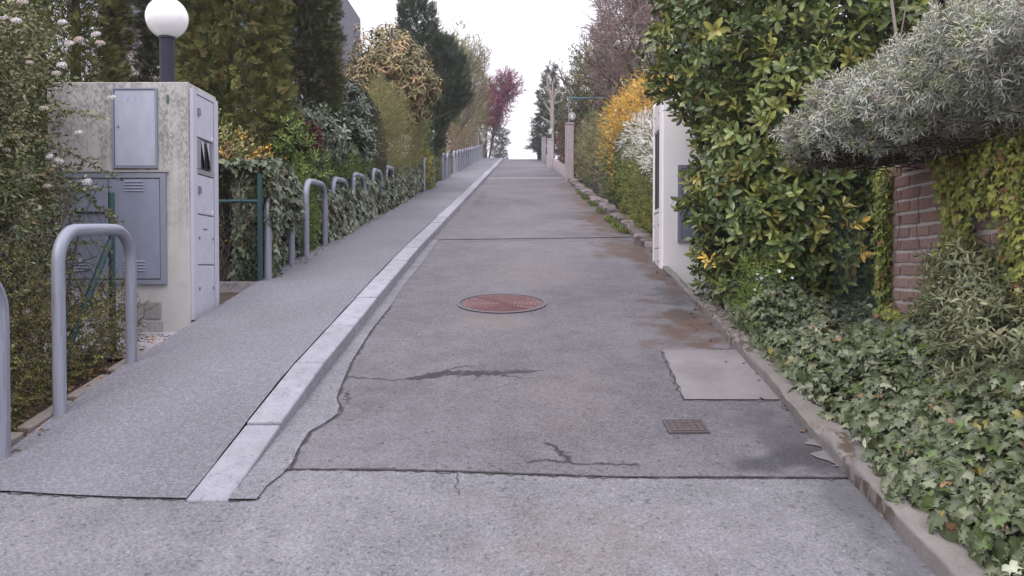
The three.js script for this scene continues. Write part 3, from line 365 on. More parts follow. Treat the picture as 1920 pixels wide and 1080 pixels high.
{ // low wall of rough stones under the right hedge
  const S = thing('stone_edging', 'low edging of rough weathered stones under the right hand hedge', 'edging', [1.4, g(9.4), -9.4]);
  const sm = [0.8, 1, 0.65, 0.9].map(k => new THREE.MeshStandardMaterial({ map: concMap, color: lin(0.62 * k, 0.55 * k, 0.53 * k), bumpMap: concMap, bumpScale: 0.02, roughness: 0.96 }));
  const sg = [0, 1, 2, 3].map(k => { const q = new THREE.IcosahedronGeometry(1, 3), p = q.attributes.position; for (let i = 0; i < p.count; i++) { const x = p.getX(i), y = p.getY(i), z = p.getZ(i), f = 0.78 + 0.42 * n3(x * 1.8 + k * 7, y * 1.8, z * 1.8 + 5), e = v => Math.sign(v) * Math.pow(Math.abs(v), 0.38); p.setXYZ(i, e(x) * f, e(y) * f, e(z) * f); } q.computeVertexNormals(); return q; });
  let d = 9.35, i = 0; while (d < 23.2) { const L = rr(0.28, 0.6), h = rr(0.055, 0.1), o = part('stone', sg[i % 4], sm[Math.floor(rnd() * 4)], S, [edgeR(d) + 0.1 - 1.4 + rr(-0.02, 0.02), g(d + L / 2) + h * 0.35 - g(9.4), -(d + L / 2) + 9.4]); o.scale.set(rr(0.085, 0.115), h, L * 0.54); o.rotation.set(0.16, rr(-0.15, 0.15) + 0.013, rr(-0.1, 0.1)); d += L; i++; }
}
// far gate pillars, walls and lamps
const rough = (r, gg, b) => new THREE.MeshStandardMaterial({ map: concMap, color: lin(r, gg, b), bumpMap: concMap, bumpScale: 0.006, roughness: 0.93 });
const pinkPlaster = rough(1.0, 0.9, 0.9), greyPlaster = rough(0.8, 0.77, 0.8), whitePlaster = rough(1.2, 1.17, 1.22);
const glassGlobe = new THREE.MeshPhysicalMaterial({ color: 0xffffff, roughness: 0.04, transmission: 0.85, thickness: 0, ior: 1.45 });
const blackPost = std(0.02, 0.02, 0.025, 0.5);
function gatePillar(label, x, d, w, h, m, dep = 0.3) { const P = thing('gate_pillar', label, 'pillar', [x, g(d) - 0.1, -d]); part('shaft', rbox(w, h + 0.1, dep, 0.01, 0, (h + 0.1) / 2, 0), m, P); part('cap', rbox(w + 0.03, 0.05, dep + 0.03, 0.01, 0, h + 0.125, 0), m, P); return g(d) + h + 0.05; }
function clearLamp(label, x, y, d, r = 0.115) { const L = thing('garden_lamp', label, 'lamp', [x, y, -d]); part('post', new THREE.CylinderGeometry(0.04, 0.045, 0.2, 14).translate(0, 0.1, 0), blackPost, L); const gl = part('globe', new THREE.SphereGeometry(r, 24, 16).translate(0, 0.2 + r * 0.95, 0), glassGlobe, L); part('bulb', new THREE.SphereGeometry(0.035, 12, 8).scale(1, 1.6, 1).translate(0, 0.2 + r * 0.8, 0), std(0.75, 0.75, 0.78, 0.3), gl); }
const y1 = gatePillar('pinkish concrete gate pillar at the end of the flowering hedge', 1.23, 24.0, 0.22, 1.52, pinkPlaster, 0.5);
clearLamp('clear globe lamp on a black post beside the pinkish gate pillar', 1.33, g(24.3) + 1.52, 24.45, 0.11);
gatePillar('pale grey gate pillar beyond the red leaved hedge', 0.96, 33.2, 0.24, 1.05, whitePlaster, 0.5);
clearLamp('clear globe lamp on the pale grey gate pillar up the lane', 0.98, g(33.3) + 1.1, 33.3, 0.11);
gatePillar('grey gate pillar at the crest beside the tall dark conifer', 0.72, 44, 0.22, 1.05, greyPlaster, 0.5);
gatePillar('grey gate pillar just below the crest pillar', 0.84, 39.5, 0.2, 1.1, greyPlaster, 0.4);
gatePillar('white gate pillar behind the close row of hoop barriers', -2.42, 42.6, 0.2, 1.5, whitePlaster, 0.4);
part('lintel', rbox(0.9, 0.07, 0.3, 0.01, -0.35, 1.6, 0), rough(0.9, 0.85, 0.6), scene.children.at(-1));
clearLamp('clear globe lamp above the white gate pillar by the hoop barriers', -2.53, g(42.6) + 1.62, 42.6, 0.13);
function lowWall(label, d0, d1, h, m, dx = 0.08) { const a = thing('low_wall', label, 'wall', [0, g(d0), -d0]); const q = sheet(0, 0, 0, 1, 0, 1, 1, () => [0, 0]); const pos = [], idx = [], uv = [], n = 10; for (let j = 0; j <= n; j++) { const d = lerp(d0, d1, j / n), e = edgeR(d) + dx; [[e, -0.1], [e, h], [e + 0.16, h], [e + 0.16, -0.1]].forEach(([x, y], i) => { pos.push(x, g(d) + y - g(d0), -d + d0); uv.push(i * 0.3, d); if (j < n && i < 3) { const k = j * 4 + i; idx.push(k, k + 1, k + 5, k, k + 5, k + 4); } }); } m.side = THREE.DoubleSide; part('wall_face', meshGeo(pos, idx, uv), m, a); part('end_face', box(0.16, h + 0.1, 0.02, edgeR(d0) + dx + 0.08, (h - 0.1) / 2, 0.008), m, a); }
lowWall('low pinkish wall below the red leaved hedge', 24.4, 33.0, 0.33, pinkPlaster);
lowWall('low grey wall between the pale pillar and the crest', 33.6, 43.8, 0.3, greyPlaster);
{ const F = thing('tall_wire_fence', 'tall chain link fence with blue green top rail behind the forsythia', 'fence', [1.25, g(24.6), -24.6]); const rail = std(0.05, 0.16, 0.2, 0.5);
  part('top_rail', new THREE.CylinderGeometry(0.022, 0.022, 2.6, 8).rotateZ(Math.PI / 2).translate(1.3, 2.32, 0), rail, F); for (const x of [0, 1.3, 2.6]) part('post', new THREE.CylinderGeometry(0.025, 0.025, 2.4, 8).translate(x, 1.15, 0), std(0.16, 0.18, 0.19, 0.5), F);
  part('wire_mesh', chainlink(2.6, 2.2, 0.1, 0.002, 0).translate(0, 0.08, 0), wireMat, F).userData.kind = 'stuff'; }
{ // slate clad house behind the cypress columns
  const H = thing('house', 'dark slate clad house rising behind the clipped conifers', 'house', [-9.42, g(27), -29]); const slate = new THREE.MeshStandardMaterial({ map: tex(512, 512, (u, v, i, j) => { const k = 0.8 + 0.3 * fbm(u * 30, v * 30, 3) + 0.12 * (hsh(Math.floor(u * 40 + (Math.floor(v * 50) % 2) * 0.5), Math.floor(v * 50)) - 0.5); return [0.135 * k, 0.125 * k, 0.165 * k]; }), roughness: 0.8 });
  part('wall', rbox(6.1, 3.6, 7, 0.02, 0, 1.8, 0), rough(1.3, 1.25, 1.2), H); part('upper_storey', rbox(6.3, 2.95, 7.2, 0.02, 0, 5.075, 0), slate, H);
  const roof = new THREE.Shape([[-3.15, 0], [3.15, 0], [2.2, 1.35], [0, 2.2], [-2.2, 1.35]].map(p => new THREE.Vector2(...p))); const R = part('roof', new THREE.ExtrudeGeometry(roof, { depth: 7.2, bevelEnabled: false }).translate(0, 6.552, -3.6), slate, H); part('chimney', rbox(0.5, 1.0, 0.5, 0.01, -1.2, 8.8, 0), std(0.25, 0.13, 0.1, 0.9), R);
  for (const z of [-1.6, 1.6]) { const w = part('window', box(0.06, 1.2, 1.0, 3.07, 2.4, z), std(0.6, 0.6, 0.6, 0.5), H); part('pane', box(0.02, 1.04, 0.84, 3.105, 2.4, z), std(0.03, 0.035, 0.045, 0.05), w); } }

// ---------------------------------------------------------------- right: plants
rnd = mulberry(1001);
{ // cherry laurel over the white pillar
  const org = [2.0, g(6.8), -6.8], B = thing('laurel_bush', 'big glossy laurel bush with yellowing leaves overhanging the lane', 'bush', org);
  const leaf = leafGeo(0.102, 0.04, { fold: 0.25, curl: 0.35, seg: 4, peak: 0.55, tip: 1.5 }), specs = [0, 1, 2].map(i => shootSpec(7 + i, 0.095, 1.3, 0.35, 1, 0.7, 0.35)), geos = specs.map(s => shootGeo(leaf, s, 0.004, 0.08));
  const mat = foliageMat(0.3), pal = [[0.075, 0.112, 0.036, 4], [0.135, 0.175, 0.05, 4], [0.215, 0.24, 0.066, 3.2], [0.31, 0.3, 0.08, 1.1], [0.58, 0.42, 0.08, 0.08]];
  const lobes = toLocal([[1.98, 3.45, -6.75, 1.0, 1.15, 0.85], [2.07, 2.3, -6.55, 0.77, 0.95, 0.8], [1.84, 1.75, -6.35, 0.55, 0.68, 0.55], [2.75, 3.5, -7.1, 0.95, 1.25, 0.85], [3.6, 3.5, -7.2, 0.9, 1.3, 0.8], [2.3, 1.85, -6.5, 0.36, 0.55, 0.45], [2.3, 1.55, -6.25, 0.4, 0.36, 0.4]], org);
  const { sets, list } = crown(B, 'leaf', lobes, 6800, geos, mat, pal, { list: true, inner: 0.42, amp: 0.16, freq: 2.6, up: 0.35, jit: 0.85, size: [0.7, 1.2] });
  const front = list.filter(s => { const w = s.p.clone().add(V(...org)); return s.dep < 0.06 && s.nn.z > 0.25 && s.nn.x < 0.6 && seen(w) && !(w.x > 1.95 && w.y > 1.9 && w.y < 2.9) && w.x < 2.6; }).slice(0, 37), chosen = new Set(front);
  const mats = pal.map(c => { const m = mat.clone(); m.color = lin(c[0], c[1], c[2]); return m; }); let count = 0;
  for (const s of front) for (const L of specs[s.k]) { if (count++ >= 300) break; const o = part('leaf', leaf, mats[0], B); o.material = mats[pal.indexOf(pick(pal))]; s.M.clone().multiply(L).decompose(o.position, o.quaternion, o.scale); }
  geos.forEach((q, k) => { const keep = list.filter(s => s.k === k && !chosen.has(s)); instanced('foliage', q, mat, keep.map(s => s.M), keep.map(s => s.c), B); });
  const segs = [], tips = []; for (let i = 0; i < 6; i++) grow(segs, tips, V(rr(-0.1, 0.5), -0.1, rr(-0.1, 0.2)), V(rr(-0.08, 0.35), 1, rr(-0.1, 0.15)).normalize(), 1.2, 0.03, 2, { kids: { 2: 1, 1: 1 }, wob: 0.1, kl: [0.25, 0.4] });
  part('stems', limbGeo(segs), barkMat, B);
}
{ // ivy on the bank
  const B = thing('ivy_bank', 'grey green ivy covering the bank between the kerb and brick wall', 'ivy', [1.9, g(4.5), -4.5]), org = V(1.9, g(4.5), -4.5);
  const geos = [0, 0.5, 1].map(k => ivyGeo(0.066, k)), mat = foliageMat(0.38), pal = [[0.055, 0.072, 0.032, 4], [0.09, 0.11, 0.055, 4], [0.14, 0.158, 0.088, 2.4], [0.075, 0.115, 0.03, 1], [0.28, 0.29, 0.21, 0.12], [0.26, 0.22, 0.06, 0.12], [0.17, 0.1, 0.05, 0.2]];
  const items = [], kerbIn = d => edgeR(d) + 0.08 + 0.1 * (n2(d * 2.1, 7) - 0.55) + 0.05 * (n2(d * 8, 3) - 0.5);
  const surf = (x, d) => g(d) + 0.09 + lerp(0.38, 0.1, smooth(4.2, 5.0, d)) * smooth(-0.05, 0.8, x - kerbIn(d)) + 0.16 * (fbm(x * 3, d * 3, 3) - 0.4) + 0.09 * (fbm(x * 11, d * 11, 2) - 0.5) + 0.3 * smooth(5.2, 6.2, d) * smooth(0.05, 0.2, x - kerbIn(d)) * smooth(0.6, 0.35, x - kerbIn(d)) + 0.24 * smooth(0.5, 0.9, x - kerbIn(d)) * smooth(4.9, 4.2, d) - 0.03 * smooth(5.2, 5.5, d) * smooth(0.5, 0.7, x - kerbIn(d));
  for (let i = 0; i < 19000; i++) { const d = 1.9 + 4.95 * Math.pow(rnd(), 1.05), x = kerbIn(d) + ((d > 5.3 ? 2.75 : 2.3) - kerbIn(d)) * Math.pow(rnd(), 0.85) - 0.02;  const dep = Math.pow(rnd(), 2), y = surf(x, d) - dep * 0.11 + rr(0, 0.035) * (1 - dep);
    const e = x - kerbIn(d), n = V(-0.55 - 0.9 * smooth(0.15, 0, e), 1 - 0.7 * smooth(0.12, 0, e), 0.55).add(V(rr(-1, 1), rr(-1, 1), rr(-1, 1)).multiplyScalar(1.0)), s = rr(0.45, 1.05) * lerp(1.05, 0.8, smooth(5, 7, d)), p = V(x, y, -d).sub(org), M = facing(p, n, V(rr(-0.9, 0.4), -0.7, rr(-0.4, 0.8)), s), c = pick(pal); items.push({ M, c, d, dep, w: V(x, y, -d), s, k: Math.floor(rnd() * 3) }); }
  const top = new Set(items.filter(s => s.dep < 0.03 && seen(s.w) && s.d > 2.3).sort((a, b) => b.s / b.d - a.s / a.d).slice(0, 300)), mats = new Map(pal.map(c => { const m = mat.clone(); m.color = lin(c[0], c[1], c[2]); return [c, m]; }));
  for (const s of top) { const o = part('leaf', geos[s.k], mats.get(s.c), B); s.M.decompose(o.position, o.quaternion, o.scale); }
  geos.forEach((q, k) => { const it = items.filter(s => s.k === k && !top.has(s)); instanced('foliage', q, mat, it.map(s => s.M), it.map(s => { const v = rr(0.75, 1.25); return lin(s.c[0] * v, s.c[1] * v, s.c[2] * v); }), B); });
}
{ // creeper on the brick wall, a patch and a strip up its far end
  const org = V(2.25, 1.3, -4.2), B = thing('wall_creeper', 'yellow green small leaved creeper climbing over the brick wall', 'creeper', org.toArray()), geos = [0, 1].map(k => ivyGeo(0.04, k)), mat = foliageMat(0.5), pal = [[0.2, 0.225, 0.04, 4], [0.3, 0.31, 0.06, 3], [0.12, 0.155, 0.03, 3], [0.34, 0.34, 0.13, 0.6], [0.22, 0.12, 0.06, 0.9]], items = [];
  const dens = (y, d) => { const bare = smooth(0.12, 0.0, Math.hypot((d - 5.05) / 0.62, (y - 1.75) / 0.72) - 0.72); let f = 1 - bare; if (Math.hypot((d - 4.15) / 0.16, (y - 1.62) / 0.17) < 1) f *= 0.05; return f * smooth(0.25, 0.42, fbm(d * 4 + 3, y * 4, 3)); };
  let guard = 0; while (items.length < 9000 && guard++ < 90000) { const d = rr(2.6, 5.3), y = rr(g(d) + 0.25, 2.14); if (rnd() > dens(y, d)) continue; items.push([d, y, 2.235 - 0.09 * Math.pow(rnd(), 1.4) * (0.4 + fbm(d * 3, y * 3 + 9, 2))]); }
  for (let i = 0; i < 900; i++) items.push([rr(5.3, 5.42), rr(1.2, 2.12), rr(2.19, 2.33)]);
  const L = items.map(([d, y, x]) => ({ M: facing(V(x, y, -d).sub(org), V(-1, 0.5, 0.35).add(V(rr(-1, 1), rr(-1, 1), rr(-1, 1)).multiplyScalar(0.7)), V(rr(-0.3, 0.3), -1, rr(-0.6, 0.6)), rr(0.55, 1.2)), c: pick(pal), x, d, k: rnd() < 0.5 ? 0 : 1 }));
  const big = new Set(L.filter(s => s.x < 2.2 && s.d < 5 && s.d > 3.95).slice(0, 300)), mats = new Map(pal.map(c => { const m = mat.clone(); m.color = lin(c[0], c[1], c[2]); return [c, m]; }));
  for (const s of big) { const o = part('leaf', geos[s.k], mats.get(s.c), B); s.M.decompose(o.position, o.quaternion, o.scale); }
  geos.forEach((q, k) => { const it = L.filter(s => s.k === k && !big.has(s)); instanced('foliage', q, mat, it.map(s => s.M), it.map(s => { const v = rr(0.75, 1.25); return lin(s.c[0] * v, s.c[1] * v, s.c[2] * v); }), B); });
  const segs = []; for (let i = 0; i < 3; i++) { let p = V(2.245, g(4.8) + 0.2, -rr(4.2, 5.2)); for (let k = 0; k < 9; k++) { const q = p.clone().add(V(rr(-0.006, 0.006), rr(0.06, 0.13), rr(-0.07, 0.07))); if (q.y > 2.1) break; segs.push([p.clone().sub(org), q.clone().sub(org), 0.003, 0.0025]); p = q; } } part('stems', limbGeo(segs, 4), std(0.2, 0.12, 0.09, 0.95), B).userData.kind = 'stuff';
}
{ // narrow leaved shrub in front of the wall
  const org = [2.02, g(4.1) + 0.3, -4.1], B = thing('willow_leaved_shrub', 'grey green shrub with narrow drooping leaves against the brick wall', 'shrub', org), leaf = leafGeo(0.062, 0.013, { fold: 0.2, curl: 0.7, seg: 4 });
  const geos = [0, 1, 2].map(() => shootGeo(leaf, shootSpec(9, 0.1, 1.7, 0.7, 1, 0.7, 0.3), 0.002, 0.12)), mat = foliageMat(0.6), pal = [[0.15, 0.165, 0.085, 4], [0.22, 0.235, 0.13, 3], [0.1, 0.12, 0.05, 3], [0.3, 0.3, 0.19, 0.8]];
  crown(B, 'foliage', toLocal([[2.13, 1.42, -4.2, 0.13, 0.17, 0.22], [2.12, 1.2, -4.1, 0.16, 0.22, 0.3], [2.08, 1.1, -3.7, 0.2, 0.22, 0.35], [1.9, 0.66, -2.75, 0.25, 0.18, 0.45]], org), 1300, geos, mat, pal, { inner: 0.5, up: 0.1, jit: 0.7 });
}
{ // lavender cushion on the wall
  const org = [2.45, 2.12, -4.2], B = thing('lavender_cushion', 'silver grey lavender cushion spilling over the top of the brick wall', 'shrub', org), leaf = leafGeo(0.046, 0.0056, { fold: 0.2, curl: 0.75, seg: 4, tip: 2.2 });
  const geos = [0, 1, 2, 3].map(() => shootGeo(leaf, shootSpec(11, 0.05, 1.35, 0.25, 1, 0.8, 0.3), 0.002, 0.06)), mat = foliageMat(0.85), pal = [[0.385, 0.41, 0.355, 5], [0.46, 0.48, 0.43, 2.2], [0.3, 0.335, 0.245, 3.6], [0.33, 0.38, 0.2, 1.2], [0.25, 0.21, 0.19, 0.6]];
  const lobes = toLocal([[2.25, 2.31, -4.55, 0.72, 0.30, 0.62], [2.6, 2.38, -4.0, 0.85, 0.36, 0.75], [2.75, 2.42, -3.4, 0.85, 0.34, 0.7], [1.83, 2.16, -4.7, 0.42, 0.2, 0.36], [3.2, 2.4, -4.4, 0.9, 0.35, 0.8]], org);
  crown(B, 'foliage', lobes, 20000, geos, mat, pal, { inner: 0.3, amp: 0.14, freq: 3, up: 0.35, jit: 0.95, size: [0.8, 1.25], clip: p => p.y > -0.07 + 0.1 * n2(p.x * 5, p.z * 5) });
  // brown dead wood under the cushion
  const segs = []; for (let i = 0; i < 3200; i++) { const l = lobes[Math.floor(rnd() * lobes.length)], a = rnd() * 6.28, r = Math.sqrt(rnd()) * 0.82, p = V(l[0] + Math.cos(a) * l[3] * r, -0.03 + rr(-0.05, 0.09), l[2] + Math.sin(a) * l[5] * r); segs.push([p, p.clone().add(V(rr(-0.13, 0.13), rr(-0.03, 0.06), rr(-0.13, 0.13))), 0.004, 0.0025]); } part('dead_wood', limbGeo(segs, 3), std(0.075, 0.05, 0.038, 1), B).userData.kind = 'stuff';
}
{ // bare stems rising behind the lavender
  const org = [2.55, 2.3, -5.3], B = thing('young_tree', 'pale slender stems rising behind the lavender cushion', 'tree', org), tips = []; for (const [dx, dz] of [[-0.12, 0], [0.04, 0.02], [-0.02, -0.03], [0.45, -0.1]]) { const segs = []; grow(segs, tips, V(dx > 0.3 ? 0.55 : 0.02 + dx * 0.2, -1.2, dx > 0.3 ? -0.2 : 0), V(dx, 1, dz).normalize(), 2.6, 0.014, 1, { kids: { 1: 1 }, wob: 0.05, spread: 0.4, fwd: 1, kl: [0.2, 0.35] }); part('stem', limbGeo(segs), std(0.27, 0.235, 0.2, 0.9), B); }
  const leaf = leafGeo(0.11, 0.04, { seg: 3 }), geos = [shootGeo(leaf, shootSpec(6, 0.06, 1.4, 0.6))]; crown(B, 'crown', toLocal([[2.9, 3.2, -5.9, 0.7, 0.6, 0.4], [3.5, 3.1, -5.6, 0.5, 0.6, 0.5]], org), 260, geos, foliageMat(0.45), [[0.12, 0.15, 0.03, 4], [0.06, 0.09, 0.02, 3], [0.35, 0.22, 0.05, 0.5]], { inner: 0.6 });
}
{ // green wire netting
  const F = thing('wire_netting', 'sagging green wire netting in the dark gap beside the brick wall', 'netting', [2.27, g(5.6) + 0.05, -5.6]), m = std(0.045, 0.10, 0.105, 0.6), segs = [], c = 0.045, nx = 36, P = (i, j) => { const x = -0.47 + i * 0.03, y = 0.02 + j * 0.026 - 0.42 * clamp((x + 0.5)) + 0.1 * clamp(x + 0.3) ** 2; return V(x * 0.75, y, 0.1 - x * 0.35 + 0.02 * Math.sin(x * 9)); };
  for (let i = 0; i < nx; i++) for (let j = 0; j < 30; j++) { const s = (i + j) % 2; if (s) { segs.push([P(i, j), P(i + 1, j), 0.0014, 0.0014]); } segs.push([P(i, j), P(i, j + 1), 0.0014, 0.0014]); } part('mesh', limbGeo(segs, 3), m, F).userData.kind = 'stuff'; const e = []; for (let i = 0; i < nx; i++) e.push([P(i, 30), P(i + 1, 30), 0.004, 0.004]); part('edge_wire', limbGeo(e, 4), m, F);
}
{ // feathery plant with white flowers below the laurel
  const org = [1.66, g(5.95) + 0.2, -5.95], B = thing('candytuft', 'feathery bright green plant with small white flowers below the laurel', 'plant', org), leaf = leafGeo(0.045, 0.006, { seg: 2 }), geos = [0, 1].map(() => shootGeo(leaf, shootSpec(12, 0.07, 1.3, 0.4), 0.0015, 0.08));
  crown(B, 'foliage', [[0, 0.1, 0, 0.17, 0.22, 0.2], [-0.05, -0.08, 0.1, 0.13, 0.15, 0.15]], 420, geos, foliageMat(0.7), [[0.12, 0.2, 0.035, 3], [0.18, 0.26, 0.06, 2]], { inner: 0.5 });
  const petal = []; for (let i = 0; i < 7; i++) petal.push(leafGeo(0.014, 0.011, { seg: 2, curl: 0.1 }).rotateX(-1.2).rotateY(i * 0.9)); const fg = mergeGeometries(petal), fm = std(0.82, 0.82, 0.84, 0.7, { side: THREE.DoubleSide }); for (let i = 0; i < 22; i++) { const o = part('flower', fg, fm, B, [rr(-0.12, 0.16), rr(-0.05, 0.2), 0.16 + rr(-0.05, 0.06)]); o.rotation.set(rr(0.4, 1.2), rr(-1, 1), 0); o.scale.setScalar(rr(0.8, 1.3)); }
}
shrub('evergreen_screen', 'dense dark evergreen screen behind the laurel and the lavender', 'hedge', [[3.0, 3.2, -9.3, 1.0, 2.0, 0.6], [4.3, 3.0, -8.8, 1.1, 2.2, 0.6], [5.4, 3.0, -8.2, 1.1, 2.2, 0.6], [3.0, 1.9, -6.3, 0.45, 0.7, 0.35], [3.9, 2.6, -6.6, 0.8, 1.4, 0.5]], 5000, leafGeo(0.1, 0.04, { seg: 3 }), [7, 0.07, 1.4, 0.6], [[0.04, 0.06, 0.02, 5], [0.07, 0.09, 0.025, 3], [0.13, 0.14, 0.04, 1]], { amp: 0.2, rough: 0.4 });
// ---------------------------------------------------------------- left: plants
rnd = mulberry(2002);
const smallLeaf = leafGeo(0.043, 0.019, { seg: 3, fold: 0.3, curl: 0.3 });
{ // viburnum with white flower heads behind the wire fence
  const org = [-3.05, g(4.9), -4.9], B = thing('viburnum_bush', 'loose grey green shrub with white flower heads behind the wire fence', 'shrub', org);
  const specs = [0, 1, 2].map(() => shootSpec(7, 0.08, 1.2, 0.45, 1, 0.75, 0.3)), geos = specs.map(s => shootGeo(smallLeaf, s, 0.0016, 0.09)), mat = foliageMat(0.62), pal = [[0.135, 0.15, 0.065, 4], [0.19, 0.2, 0.09, 3], [0.1, 0.115, 0.035, 3], [0.18, 0.14, 0.07, 1.2], [0.28, 0.28, 0.17, 0.8]];
  const lobes = toLocal([[-3.3, 2.0, -5.2, 0.42, 0.85, 0.42], [-3.12, 1.75, -4.75, 0.36, 0.85, 0.42], [-3.42, 2.75, -5.15, 0.5, 0.5, 0.45], [-2.98, 1.35, -4.3, 0.3, 0.75, 0.5], [-3.0, 2.2, -4.3, 0.35, 0.7, 0.5], [-2.9, 1.3, -3.5, 0.3, 0.7, 0.5]], org);
  // arching twigs that reach past the body, with leaves along them
  const segs = [], extra = [[], [], []], cols = [[], [], []];
  const arch = (p, d, len, r = 0.004) => { let a = V(...p).sub(V(...org)), dir = V(...d).normalize(); const n = Math.ceil(len / 0.06); for (let i = 0; i < n; i++) { const b = a.clone().addScaledVector(dir, len / n); segs.push([a, b, r * (1 - 0.7 * i / n), r * (1 - 0.7 * (i + 1) / n)]); if (i > 0) for (let e = 0; e < 2; e++) { const k = Math.floor(rnd() * 3), q = dir.clone().add(V(rr(-1, 1), rr(-0.5, 1), rr(-1, 1)).multiplyScalar(0.6)).normalize(); extra[k].push(frame(b, q, rnd() * 6, rr(0.55, 0.95))); cols[k].push(tint(pal)); } a = b; dir = dir.clone().add(V(rr(-0.12, 0.12), rr(-0.14, 0.06), rr(-0.12, 0.12))).normalize(); } return a; };
  arch([-3.15, 2.35, -5.1], [1, 0.32, 0.05], 0.62); arch([-3.2, 2.55, -5.1], [0.7, 0.8, 0.1], 0.55); arch([-3.3, 2.6, -5.0], [0.4, 1, 0.1], 0.6); arch([-3.1, 2.25, -5.2], [1, -0.1, -0.1], 0.55); arch([-3.05, 2.1, -5.2], [1, -0.35, 0.1], 0.62); arch([-3.0, 1.95, -5.2], [1, 0.1, 0], 0.4); arch([-3.0, 1.7, -5.1], [1, -0.3, 0.1], 0.45);
  for (let i = 0; i < 60; i++) { const l = lobes[Math.floor(rnd() * lobes.length)]; arch([l[0] + org[0] + rr(-0.2, 0.3), l[1] + org[1] + rr(-0.5, 0.5) * l[4], l[2] + org[2] + rr(0, 0.35)], [rr(-0.5, 1), rr(-0.1, 1), rr(-0.2, 0.7)], rr(0.2, 0.38), 0.002); }
  part('twigs', limbGeo(segs, 4), twigMat, B).userData.kind = 'stuff';
  const { sets, list } = crown(B, 'foliage', lobes, 8500, geos, mat, pal, { list: true, inner: 0.6, amp: 0.25, freq: 3, up: 0.5, jit: 0.7, size: [0.7, 1.25] });
  const front = list.filter(s => s.dep < 0.08 && s.nn.z > 0.1 && seen(s.p.clone().add(V(...org)))).slice(0, 42), ch = new Set(front), mats = pal.map(c => { const m = mat.clone(); m.color = lin(c[0], c[1], c[2]); return m; });
  for (const s of front) for (const L of specs[s.k]) { const o = part('leaf', smallLeaf, mats[pal.indexOf(pick(pal))], B); s.M.clone().multiply(L).decompose(o.position, o.quaternion, o.scale); }
  geos.forEach((q, k) => { const it = list.filter(s => s.k === k && !ch.has(s)); instanced('foliage', q, mat, [...it.map(s => s.M), ...extra[k]], [...it.map(s => s.c), ...cols[k]], B); });
  // flower heads: domes of small white florets
  const fl = []; const pet = leafGeo(0.0085, 0.008, { seg: 2, curl: 0.1, fold: 0.1 }); for (let i = 0; i < 34; i++) { const y = 1 - 1.35 * i / 34, r = Math.sqrt(Math.max(0, 1 - y * y)), a = i * 2.4, n = V(r * Math.cos(a), y, r * Math.sin(a)); const fq = mergeGeometries([0, 1, 2, 3, 4].map(k => pet.clone().rotateX(-0.35).rotateZ(k * 1.257))); fq.applyMatrix4(facing(n.clone().multiply(V(0.036, 0.024, 0.036)), n.clone().add(V(rr(-0.3, 0.3), rr(-0.3, 0.3), rr(-0.3, 0.3))), Math.abs(n.y) > 0.95 ? V(1, 0, 0) : V(0, 1, 0.01), rr(0.9, 1.2))); fl.push(fq); }
  const fgeo = mergeGeometries(fl), fm = [std(0.6, 0.57, 0.54, 0.8, { side: THREE.DoubleSide }), std(0.5, 0.42, 0.37, 0.8, { side: THREE.DoubleSide }), std(0.68, 0.65, 0.64, 0.8, { side: THREE.DoubleSide })];
  [[185, 68, 5.1], [193, 84, 5.05], [122, 45, 5], [135, 85, 5.05], [48, 8, 4.9], [36, 42, 4.9], [10, 36, 4.8], [152, 78, 5.15], [120, 125, 5.05], [112, 303, 4.95], [90, 350, 4.85], [165, 342, 5.1], [72, 390, 4.8], [33, 365, 4.7], [95, 295, 4.9], [58, 330, 4.8], [14, 282, 4.6], [150, 250, 5.0], [213, 186, 5.3], [85, 205, 4.9], [10, 180, 4.7], [40, 275, 4.75], [110, 140, 5.0], [100, 500, 4.9], [50, 585, 4.5], [60, 120, 4.9], [25, 430, 4.6]].forEach(([a, b, d], i) => { const o = part('flower_head', fgeo, fm[i % 3], B, [(a - 985) / 1600 * d - org[0], 1.47 + (505 - b) / 1600 * d - org[1], -d - org[2] + 0.04]); o.rotation.set(rr(0.1, 0.8), rr(-1, 1), rr(-0.4, 0.4)); o.scale.setScalar(rr(0.6, 0.92)); });
  const st = []; for (let i = 0; i < 12; i++) grow(st, [], V(rr(-0.3, 0.2), -0.05, rr(-0.4, 0.6)), V(rr(-0.2, 0.2), 1, rr(-0.2, 0.2)).normalize(), 0.9, 0.012, 1, { kids: { 1: 2 }, wob: 0.15, kl: [0.25, 0.35] }); part('stems', limbGeo(st, 4), barkMat, B).userData.kind = 'stuff';
}
{ // low dense box-like growth at the foot of the fence
  const org = [-2.6, g(4.4), -4.4], B = thing('cotoneaster', 'low dark olive shrub growing out at the foot of the wire fence', 'shrub', org), geos = [0, 1].map(() => shootGeo(leafGeo(0.022, 0.011, { seg: 2 }), shootSpec(10, 0.07, 1.2, 0.6), 0.0015, 0.08)), L = [];
  for (let d = 3.0; d < 5.35; d += 0.22) L.push([-2.62 + rr(-0.05, 0.04), g(d) + rr(0.1, 0.22), -d, rr(0.2, 0.27), rr(0.2, 0.34), 0.25], [-2.75, g(d) + rr(0.35, 0.6), -d, 0.22, rr(0.2, 0.3), 0.25]);
  crown(B, 'foliage', toLocal(L.filter(l => !(l[2] < -4.75 && l[1] > g(-l[2]) + 0.3)), org), 5200, geos, foliageMat(0.6), [[0.1, 0.1, 0.028, 4], [0.15, 0.15, 0.04, 3], [0.12, 0.08, 0.04, 2], [0.19, 0.21, 0.05, 1.4]], { inner: 0.6, amp: 0.3, up: 0.2, jit: 0.9 });
}
